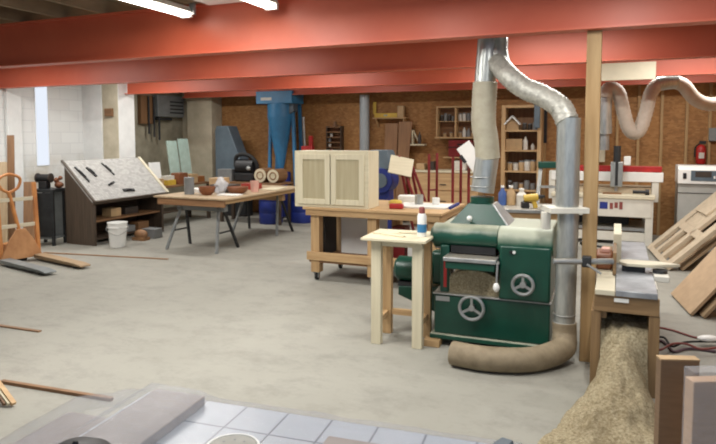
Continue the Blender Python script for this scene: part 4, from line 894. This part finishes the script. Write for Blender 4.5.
# blue drums on the floor
for k, q in enumerate((FB(.56, .25, -.821), at(302, 200, 12.2))):
    d = MB().lathe([(.22, 0), (.23, .02), (.235, .2), (.228, .22), (.235, .24), (.235, .42), (.228, .44), (.235, .46), (.225, .64), (.21, .66), (0, .66)], n=32).build('blue_drum', 'navy')
    solo(d, ('dark blue drum on the floor under the far end of the low dark bench', 'dark blue drum on the floor just left of the work table')[k], 'drum', (q.x, q.y, 0), 0, 'blue drums'); MB().cyl((.1, 0, .66), (.1, 0, .68), .03, n=14).build('bung', 'black', d)

# ================================================================== GREY BENCH BEHIND THE PLANER
p0 = at(500, 206, 7.1); GO = Vector((p0.x-.05, p0.y, 0)); gz = at(520, 209, 7.1).z
gbn = thing('grey_bench', 'dusty grey-topped bench behind the planer with a yellow drill on it', 'bench', GO, R(-14))
MB().b0(0, .78, 0, .7, gz-.04, gz).build('top', 'steel', gbn, .004); MB().b0(.03, .75, .04, .07, gz-.2, gz-.04).build('apron', 'pine_x', gbn, .003)
for x, y in ((.04, .06), (.68, .06), (.04, .62), (.68, .62)): MB().b0(x, x+.07, y-.035, y+.035, 0, gz-.04).build('leg', 'pine_z', gbn, .003)
def GB(x, y, z=0): return GO+Matrix.Rotation(R(-14), 3, 'Z') @ Vector((x, y, gz+.001+z))
dl = thing('power_drill', 'yellow and black cordless drill lying on the grey-topped bench', 'drill', GB(.38, .2), R(-6))
MB().b0(-.09, .0, -.05, .05, 0, .07).build('battery', 'black', dl, .01); MB().cyl((-.06, 0, .11), (.10, 0, .13), .045, n=18).build('body', 'yellow', dl); MB().cyl((.10, 0, .13), (.18, 0, .14), .03, .015, n=14).build('chuck', 'black', dl)
MB().bar((-.05, 0, .06), (-.03, 0, .11), .045, .04).build('grip', 'black', dl, .008); MB().bar((.08, .0, .0), (.05, 0, .10), .04, .05).build('nose_guard', 'yellow', dl, .006)
for k, (x, y, r, h, c, lab) in enumerate(((.07, .45, .05, .24, 'jar_blue', 'blue bottle at the left of the grey-topped bench'), (.17, .48, .06, .24, 'jar_tan', 'tan jug beside the blue bottle on the grey-topped bench'), (.30, .46, .065, .21, 'jar_white', 'white jug behind the yellow drill'))):
    o = MB().lathe([(r, 0), (r, h*.6), (r*.4, h*.8), (r*.38, h*.9)], n=18).build('jug', c); solo(o, lab, 'jug', GB(x, y), 0, 'jugs on the grey-topped bench'); MB().cyl((0, 0, h*.9), (0, 0, h), r*.45, n=12).build('cap', 'white_plastic', o)
solo(MB().b0(-.08, .08, -.05, .05, 0, .03).build('sanding_plate', 'grey_paint', None, .006), 'flat grey plate at the right of the grey-topped bench', 'plate', GB(.66, .3), R(10))
# stepladder
p0 = at(549, 205, 8.6); LO = Vector((p0.x, p0.y, 0)); lz = at(552, 168, 8.6).z
ld = thing('stepladder', 'aluminium stepladder with a green top cap between shelf unit and downpipe', 'ladder', LO, R(-14))
for x in (-.2, .2):
    MB().bar((x*1.15, -.25, 0), (x*.62, 0, lz), .05, .03, (0, 1, 0)).build('rail', 'galv', ld); MB().bar((x*1.15, .38, 0), (x*.62, .06, lz), .04, .03, (0, 1, 0)).build('rear_rail', 'galv', ld)
for k in range(4):
    f = (k+1)/5.; hw = .2*(1.15-.53*f); MB().b0(-hw, hw, -.25+.25*f-.05, -.25+.25*f+.05, lz*f-.02, lz*f+.01).build('step', 'galv', ld)
MB().b0(-.16, .16, -.08, .12, lz, lz+.09).build('top_cap', 'green_clean', ld, .01)

# ================================================================== CNC ROUTER
q = at(655, 205, 9.42); NO = Vector((q.x, q.y, 0)); CWd = 1.55
cn = thing('cnc_router', 'white gantry router machine with a red rail against the bare stud wall', 'woodworking machine', NO, RZ)
bz = at(640, 196, 9.47).z; 
MB().b0(-CWd, 0, 0, 1.2, bz-.06, bz).build('bed', 'cream', cn, .006); MB().b0(-CWd+.05, -.05, .02, .06, bz-.35, bz-.06).build('front_apron', 'white_paint', cn, .006)
for x in (-CWd+.02, -.13):
    for y in (.03, 1.05): MB().b0(x, x+.11, y, y+.12, 0, bz-.06).build('leg', 'white_paint', cn, .006)
MB().b0(-CWd+.05, -.05, .1, 1.1, .22, .27).build('lower_shelf', 'steel', cn); MB().b0(-CWd+.05, -.05, .06, .1, .06, .20).build('lower_rail', 'white_paint', cn)
MB().b0(-CWd+.1, -.35, .5, .9, .27, .45).build('control_box', 'dark_steel', cn, .01)
ap = MB().b0(-.80, -.68, .016, .02, bz-.23, bz-.12).build('blue_emblem', 'navy', cn)
for k in range(3): MB().b0(-.65+.07*k, -.60+.07*k, .016, .02, bz-.23+.02*(k % 2), bz-.13+.01*k).build('red_letter', 'cord_red', ap)
gz0 = at(640, 182.5, 9.6).z; gz1 = at(640, 173, 9.6).z; gz2 = at(640, 165.5, 9.6).z
for x in (-CWd-.02, .0): MB().b0(x-.04, x+.06, .25, .5, bz-.12, gz1).build('gantry_side', 'white_paint', cn, .008)
MB().b0(-CWd-.02, .12, .24, .46, gz0, gz1).build('gantry_beam', 'white_plastic', cn, .006); MB().b0(-CWd+.1, .10, .30, .38, gz1, gz2-.02).build('red_rail', 'red', cn, .01)
MB().b0(-CWd+.05, .02, .3, .9, bz, bz+.10).build('spoilboard', 'mdf', cn, .004)
sx = local(NO, RZ, at(617, 160, 9.6)).x
sp_ = MB().b0(sx-.09, sx+.09, .08, .24, gz0-.08, gz2+.05).build('carriage', 'galv', cn, .01); zs_ = at(617, 146, 9.6).z
MB().cyl((sx, .13, gz0-.06), (sx, .13, zs_), .055, n=20).build('spindle', 'dark_steel', sp_); MB().cyl((sx, .13, gz0-.15), (sx, .13, gz0-.06), .025, n=14).build('collet', 'steel', sp_); MB().b0(sx+.10, sx+.20, .12, .22, gz2, gz2+.14).build('junction_box', 'white_plastic', sp_, .006)
def CNp(x, y, z): return NO+Matrix.Rotation(RZ, 3, 'Z') @ Vector((x, y, z))
tl = MB(); tl.cyl((-.1, 0, .03), (.08, 0, .03), .028, n=14); tl.cyl((.08, 0, .03), (.14, 0, .03), .045, n=16); solo(tl.build('hand_tool', 'black'), 'small black tool on the front edge of the white router bed', 'tool', CNp(-.22, .12, bz+.018), RZ)
solo(MB().b0(-.14, .14, -.02, .02, 0, .03).build('wood_strip', 'brown_x'), 'brown stick on the front edge of the white router bed', 'wood offcut', CNp(-.62, .1, bz+.001), RZ)
# control cabinet
q = at(677, 200, 9.6); KO = Vector((q.x, q.y, 0)); kz = at(695, 166, 9.5).z; kz1 = at(695, 184, 9.5).z
cc_ = thing('control_cabinet', 'grey control cabinet with a white head and a small display, right of the router', 'cabinet', KO, RZ)
MB().b0(0, .72, 0, .5, .03, kz1).build('body', 'grey_paint', cc_, .008) if False else MB().b0(.01, .71, .01, .5, .05, kz1).build('body', 'cab_grey', cc_, .006)
MB().b0(.03, .69, .03, .48, 0, .05).build('plinth', 'black', cc_); hdp = MB().prism([(0, -.02, kz1), (0, -.02, kz-.06), (0, .05, kz), (0, .5, kz), (0, .5, kz1)], (.72, 0, 0)).build('head', 'white_plastic', cc_, .008)
MB().b0(.18, .62, -.026, -.0205, kz1+.05, kz-.07).build('keypad', 'blue_grey', hdp); MB().b0(.24, .46, -.03, -.0265, kz1+.11, kz-.085).build('display', 'jar_dark', hdp); MB().b0(.07, .12, -.03, -.0205, kz1+.08, kz1+.17).build('badge', 'black', hdp, .004)
for k in range(3): MB().b0(.49+k*.04, .515+k*.04, -.03, -.0265, kz1+.09, kz1+.13).build('key', 'white_plastic', hdp)
MB().b0(.0, .72, .005, .0095, kz1-.15, kz1-.14).build('seam', 'dark_steel', cc_)
# extinguisher, switch box, conduit box
q = bw(701, 152, .12); zA, zB = bw(701, 141, .12).z, bw(701, 164, .12).z
fe = thing('fire_extinguisher', 'red fire extinguisher hanging on the bare stud wall', 'fire extinguisher', (q.x, q.y, zB), RZ)
hh = zA-zB; MB().lathe([(.06, 0), (.075, .02), (.075, hh*.68), (.05, hh*.8), (.025, hh*.84)], n=22).build('cylinder', 'red', fe); MB().b0(-.03, .07, -.02, .02, hh*.86, hh).build('valve', 'black', fe, .004); MB().tube([(-.03, 0, hh*.88), (-.085, 0, hh*.7), (-.09, 0, hh*.3)], .012, n=8).build('hose', 'rubber', fe)
MB().b0(-.04, .04, -.082, -.074, hh*.25, hh*.5).build('label_plate', 'jar_white', fe); MB().b0(-.03, .03, .075, .118, hh*.3, hh*.5).build('bracket', 'dark_steel', fe)
q, ww, a0, a1 = wb(709, 128, 716, 141, .1); solo(MB().b0(0, .16, 0, .09, a0, a1).build('switch_box', 'grey_paint', None, .006), 'grey switch box on the stud wall at the right edge', 'switch', q, RZ)
q, ww, a0, a1 = wb(594, 150, 599, 162, .2); solo(MB().b0(0, .18, 0, .15, a0, a1+.4).build('wall_box', 'plaster', None, .006), 'beige box on the stud wall just right of the timber post', 'box', q, RZ)

# ---- S shaped hose for the router
SO_ = at(603, 150, 8.7); SO_ = Vector((SO_.x, SO_.y, 0))
def s_(px, py, Y=8.7): return at(px, py, Y)-SO_
sd = thing('dust_duct', 'beige flexible hose hanging in an S above the router', 'duct', SO_, 0)
MB().tube([s_(604.5, 134), s_(604, 112), s_(604.5, 98)], .10, n=22).build('metal_pipe', 'galv', sd); MB().cyl(s_(604.5, 150), s_(604.5, 134), .062, n=20).build('pipe_collar', 'steel', sd)
pts = [s_(604.5, 98), s_(607, 90), s_(613, 88.5), s_(619, 94), s_(623, 110), s_(628, 127), s_(634, 133), s_(640, 129), s_(646, 112), s_(650, 96), s_(656, 86), s_(664, 83)]
MB().tube(pts, .095, n=20, seg=8, rf=lambda i, d: 1+.03*(1 if i % 2 else -1)).build('flex_hose', 'flex_pink', sd, ang=80)
MB().tube([s_(657, 84.5), s_(666, 82.5), s_(676, 81.5)], .104, n=22).build('metal_coupling', 'galv', sd)
MB().tube([s_(675, 82), s_(684, 86), s_(693, 97), s_(703, 103), s_(716, 104), s_(735, 99)], .095, n=20, seg=8, rf=lambda i, d: 1+.02*(1 if i % 2 else -1)).build('flex_hose', 'flex_pink', sd, ang=80)
# cream board on the third beam
q0 = onb(597, 72, 8.78); q1 = onb(656, 70, 8.78)
solo(MB().b0(0, (q1-q0).length, -.0, .03, onb(626, 80, 8.78).z, onb(626, 62.5, 8.78).z).build('light_panel', 'cream', None, .003), 'cream rectangular panel fixed on the third red beam right of the post', 'panel', (q0.x, q0.y, 0), RZ)
# clamp hanging on nearest beam
q = onb(193.5, 9, 4.77)
ck = solo(MB().b0(-.03, .03, -.03, .0, -.06, .05).build('beam_clamp', 'steel', None, .004), 'small metal clamp on the nearest red beam beside the left ceiling light', 'clamp', q, RZ)
MB().cyl((.01, -.015, .05), (.01, -.015, .14), .008, n=8).build('rod', 'galv', ck)

# ================================================================== LEANING PANELS AT THE RIGHT
def board_from(c0, ex, ey, th, name, m, lab, cat, grp, cut=None):
    ex = Vector(ex); ey = Vector(ey); ux = ex.normalized(); n = ux.cross(ey).normalized(); uy = n.cross(ux)
    W_, H_ = ex.length, ey.dot(uy)
    o = None
    mb = MB()
    if cut:
        for (a, b, c, d) in cut: mb.b0(a*W_, b*W_, c*H_, d*H_, -th, 0)
    else: mb.b0(0, W_, 0, H_, -th, 0)
    o = mb.build(name, m, None, .003); tag(o, lab, cat, grp)
    Mx = Matrix((ux, uy, n)).transposed().to_4x4(); Mx.translation = Vector(c0); o.matrix_world = Mx
    return o, W_, H_, Mx
G7 = 'boards leaning at the right edge'
def lean(c0, L_, beta, wd_, th, name, m, lab, cat, cutl=None, turn=0, off=0.0):
    # bottom edge runs along the depth of the room from c0, the sheet rises to the right
    Ur = Matrix.Rotation(R(turn), 3, 'Z') @ U; Vr = Matrix.Rotation(R(turn), 3, 'Z') @ V
    ex = Ur*math.cos(R(beta))+Vector((0, 0, math.sin(R(beta)))); n = ex.cross(Vr); n.normalize()
    mb = MB()
    for (a, b, c, d) in (cutl or [(0, 1, 0, 1)]): mb.b0(a*L_, b*L_, c*wd_, d*wd_, 0, th)
    o = mb.build(name, m, None, .003); tag(o, lab, cat, G7)
    Mx = Matrix((ex, Vr, n)).transposed().to_4x4(); Mx.translation = Vector((c0.x, c0.y, 0))+n*off+Vector((0, 0, .002)); o.matrix_world = Mx
    return o
c0 = fl(669, 271)
lean(c0+U*.16+V*.05, 1.3, 44, 1.45, .03, 'backing_sheet', 'mdf_dark', 'brown sheet lying under the large tan lattice frame', 'sheet', None, 6)
bars = [(0, 1, 0, .14), (0, 1, .86, 1), (0, .05, .14, .86), (.36, .44, .14, .86), (.74, .82, .14, .86), (.95, 1, .14, .86), (.05, .95, .34, .44), (.44, .74, .44, .80), (.05, .36, .62, .70)]
fp = lean(c0, 1.45, 44, 1.55, .05, 'frame_panel', 'mdf', 'large tan lattice frame leaning to the right behind the jointer', 'frame', bars, 6, .002)
e_ = fp.matrix_world.to_3x3() @ Vector((1, 0, 0)); v_ = fp.matrix_world.to_3x3() @ Vector((0, 1, 0))
o = lean(c0, .50, 44, .62, .03, 'cut_panel', 'mdf', 'tan cut sheet lying on the upper part of the lattice frame', 'sheet', None, 6, .054)
o.location = o.location+e_*.86+v_*.70
c1 = fl(692.6, 316.5)
lean(c1, 1.50, 52, .80, .03, 'leaning_board', 'board_tan', 'near tan board leaning to the right under the lattice frame', 'board', None, 8, 0)
lean(c1+U*.10-V*.05, 1.35, 52, .66, .03, 'leaning_board', 'mdf_dark', 'darker board leaning behind the near tan board at the right edge', 'board', None, 8, 0)
lean(c1+U*.16+V*.75, 1.35, 50, .9, .03, 'leaning_board', 'mdf_dark', 'brown sheet in the shade between the near tan board and the lattice frame', 'board', None, 2, 0)

# cords on the floor
def cord(pts, r, m, lab, z=.008): return solo(MB().tube([fl(x, y)+Vector((0, 0, z)) for x, y in pts], r, n=8, seg=8).build('cord', m), lab, 'cord', None, None, 'cords on the floor')
cord([(652, 327), (672, 331), (694, 338), (716, 341), (740, 343)], .009, 'cord_red', 'red cord curving across the floor to the right edge')
cord([(652, 345), (660, 342), (668, 347), (674, 353), (690, 350), (716, 353)], .011, 'cord_purple', 'purple-grey hose looped on the floor behind the tall carton', .012)
cord([(654, 341), (664, 341), (672, 350), (684, 346), (700, 345), (716, 345)], .009, 'rubber', 'black cord beside the purple-grey hose', .03)
cord([(653, 352), (660, 356), (672, 350), (686, 350), (700, 355), (716, 354)], .009, 'cord_red', 'second red cord tangled with the purple-grey hose', .05)
p = fl(708, 346); solo(MB().ball((0, 0, .02), .07, (1.3, .7, .35)).build('rag', 'white_plastic'), 'white rag on the cords at the right edge', 'rag', (p.x, p.y, .045), 0)
# sticks on the floor
def stick(x0, y0, x1, y1, w_, h, m, lab):
    a, b = fl(x0, y0), fl(x1, y1); solo(MB().bar((0, 0, h/2), b-a+Vector((0, 0, h/2)), w_, h).build('wood_strip', m), lab, 'wood offcut', a, 0)
stick(2, 383, 112, 401, .03, .022, 'brown_x', 'long thin brown stick on the floor beside the tile-topped pallet')
stick(44, 253, 168, 259.5, .035, .012, 'ply_x', 'long thin batten on the floor in front of the sloping bench')
stick(-30, 322, 40, 332, .035, .012, 'brown_x', 'short dark stick on the floor at the left edge')
for k, dx in enumerate((0, 4, 8)):
    a = fl(14-dx, 407); b = at(-30-dx, 345, a.y+.25)
    solo(MB().bar((0, 0, .02), b-a, .03, .02).build('lath', ('pine_x', 'pale_x', 'brown_x')[k]), ('right-hand', 'middle', 'left-hand')[k]+' lath of the bundle slanting up at the lower left edge', 'lath', a, 0, 'laths at the lower left')
# a box outside the frame for the laths to lean on
a = fl(-40, 395); solo(MB().b0(-.3, .0, -.1, .5, 0, .45).build('crate', 'ply_x', None, .004), 'brown crate just outside the left edge under the laths', 'crate', (a.x-.05, a.y, 0), 0)

# ================================================================== FOREGROUND: TILE-TOPPED PALLET IN FILM
KZ = .75
ko = Vector((-.715, 2.255, 0)); KRZ = R(-18)
pk = thing('pallet_load', 'white tile-topped pallet load under clear film in the foreground', 'pallet', ko, KRZ)
KW, KD = 1.30, .95
MB().b0(-.09, KW, -KD, -.0, .15, KZ-.012).build('stack', 'taupe', pk, .006)
MB().b0(-.42, -.095, -KD, -.06, .15, KZ-.09).build('lower_box', 'taupe', pk, .02)
tp2 = MB().b0(-.09, KW, -KD, -.0, -.012, .0).build('tile_top', 'tile', pk, .002); tp2.location = (0, 0, KZ)
for y in (-.9, -.5, -.1): MB().b0(-.32, KW, y, y+.1, 0, .13).build('runner', 'pine_x', pk, .004)
for k in range(6): MB().b0(-.3+k*.3, -.19+k*.3, -KD, 0, .13, .149).build('slat', 'pine_y', pk)
# film: a slack sheet over the left part and down the sides
mb = MB(); nx, ny = 46, 26; Gd = []
for j in range(ny+1):
    rw = []
    for i in range(nx+1):
        x = -.62+i*(KW+.70)/nx; y = .05-j*(KD+.1)/ny
        z = KZ+.012+.008*noise.noise((x*9, y*9, 1))
        if x < -.09: z = KZ+.012-(-.09-x)*.22+.022*noise.noise((x*12, y*5, 4))
        if x < -.44: z -= (-.44-x)*2.5
        if -.06 <= x <= .205: z = max(z, KZ+.05+.008*noise.noise((x*12, y*12, 8))) if y < .0 else z+.01
        if x > KW+.005: z = KZ+.012-(x-KW)*2.2
        if y > .012: z -= (y-.012)*2.0
        rw.append(mb.bm.verts.new((x, y, z)))
    Gd.append(rw)
for j in range(ny):
    for i in range(nx): mb.bm.faces.new((Gd[j][i], Gd[j][i+1], Gd[j+1][i+1], Gd[j+1][i]))
mb.build('plastic_film', 'film', pk, ang=180)
def K_(x, y, z=KZ+.001): return ko+Matrix.Rotation(KRZ, 3, 'Z') @ Vector((x, y, z))
solo(MB().b0(-.03, .18, -KD+.02, -.04, 0, .036).build('wrapped_plank', 'taupe', None, .004), 'broad taupe plank wrapped in film on the left of the tile-topped pallet', 'plank', K_(0, 0), KRZ)
solo(MB().b0(0, .17, -.25, 0, 0, .02).build('wrapped_plank', 'taupe', None, .004), 'small taupe board on the tile-topped pallet near the lower edge', 'board', K_(.72, -.20, KZ+.03), KRZ)
a = at(249, 440, 1.9); dsk = MB().cyl((0, 0, 0), (0, 0, .008), .075, n=36)
dq = fl(232, 448, KZ+.03); dsk = solo(dsk.build('sanding_disc', 'stone', None, .001), 'round beige sanding disc with holes lying on the tile-topped pallet', 'disc', (dq.x, dq.y, KZ+.026), 0)
for k in range(8):
    a = 2*PI*k/8; MB().cyl((.045*math.cos(a), .045*math.sin(a), .008), (.045*math.cos(a), .045*math.sin(a), .0085), .004, n=10).build('hole', 'grey_paint', dsk)
MB().torus((0, 0, .004), (0, 0, 1), .08, .006, 36, 6).build('rim', 'white_plastic', dsk)
# black cap
dq = fl(76, 466, KZ+.1); cp = thing('cap', 'black cloth cap lying on the film near the lower left corner', 'cap', (dq.x, dq.y, KZ+.078), R(10))
MB().lathe([(.10, 0), (.102, .02), (.09, .055), (.05, .078), (0, .084)], n=24).build('crown', 'black', cp); MB().prism([(-.02+.115*math.cos(t)*1.0+.06, .085*math.sin(t), 0) for t in [-PI/2+PI*i/10 for i in range(11)]], (0, 0, .01)).build('brim', 'black', cp)
MB().ball((0, 0, .084), .008).build('button', 'black', cp)
p = fl(493, 444, KZ-.05)
solo(MB().prism([(-.03, -.12, 0), (.03, -.12, 0), (.02, .0, 0), (-.02, .0, 0)], (0, 0, .04)).build('corner_guard', 'blue_grey', None, .006), 'grey corner guard on the right end of the tile-topped pallet', 'corner guard', K_(KW-.045, -.07, KZ+.022), KRZ+R(-20))
# ================================================================== CARTONS LOWER RIGHT
a = at(661, 359, 2.62); w_ = .165
c1 = thing('tall_carton', 'tall narrow brown cardboard carton standing at the lower right', 'carton', (a.x, a.y, 0), R(-4))
MB().b0(0, w_, 0, .05, 0, a.z-.006).build('body', 'card', c1, .002); MB().b0(-.001, w_+.001, -.001, .051, a.z-.006, a.z).build('open_edge', 'jar_tan', c1)
a = at(694, 377, 2.36)
c2 = thing('tall_carton', 'film-wrapped brown carton at the lower right corner, in front of the bare one', 'carton', (a.x, a.y, 0), R(3))
MB().b0(0, .34, 0, .06, 0, a.z-.02).build('body', 'card2', c2, .004)
mb = MB(); gg = []
for j in range(20):
    z = (a.z+.02)*j/19
    ringp = []
    for (x, y) in ((-.003, -.004), (.11, -.006), (.23, -.004), (.343, -.003), (.343, .064), (-.003, .064)):
        ringp.append(mb.bm.verts.new((x+.002*noise.noise((x*20, z*9, 1)), y-.001+.003*noise.noise((x*20, z*12, 7)), z+.0)))
    gg.append(ringp)
for A, B in zip(gg, gg[1:]):
    for i in range(6): mb.bm.faces.new((A[i], A[(i+1) % 6], B[(i+1) % 6], B[i]))
mb.bm.faces.new(gg[-1])
mb.build('film_wrap', 'film_thick', c2)
# ================================================================== WORLD / VIEW
wd = bpy.data.worlds.new('world'); S.world = wd; wd.use_nodes = True
bg = wd.node_tree.nodes['Background']; bg.inputs['Color'].default_value = rgb(206, 224, 250); bg.inputs['Strength'].default_value = 1.1
S.view_settings.view_transform = 'Standard'; S.view_settings.look = 'None'; S.view_settings.gamma = 1; S.view_settings.use_curve_mapping = False
S.view_settings.exposure = -0.4
S.cycles.filter_width = 2.0
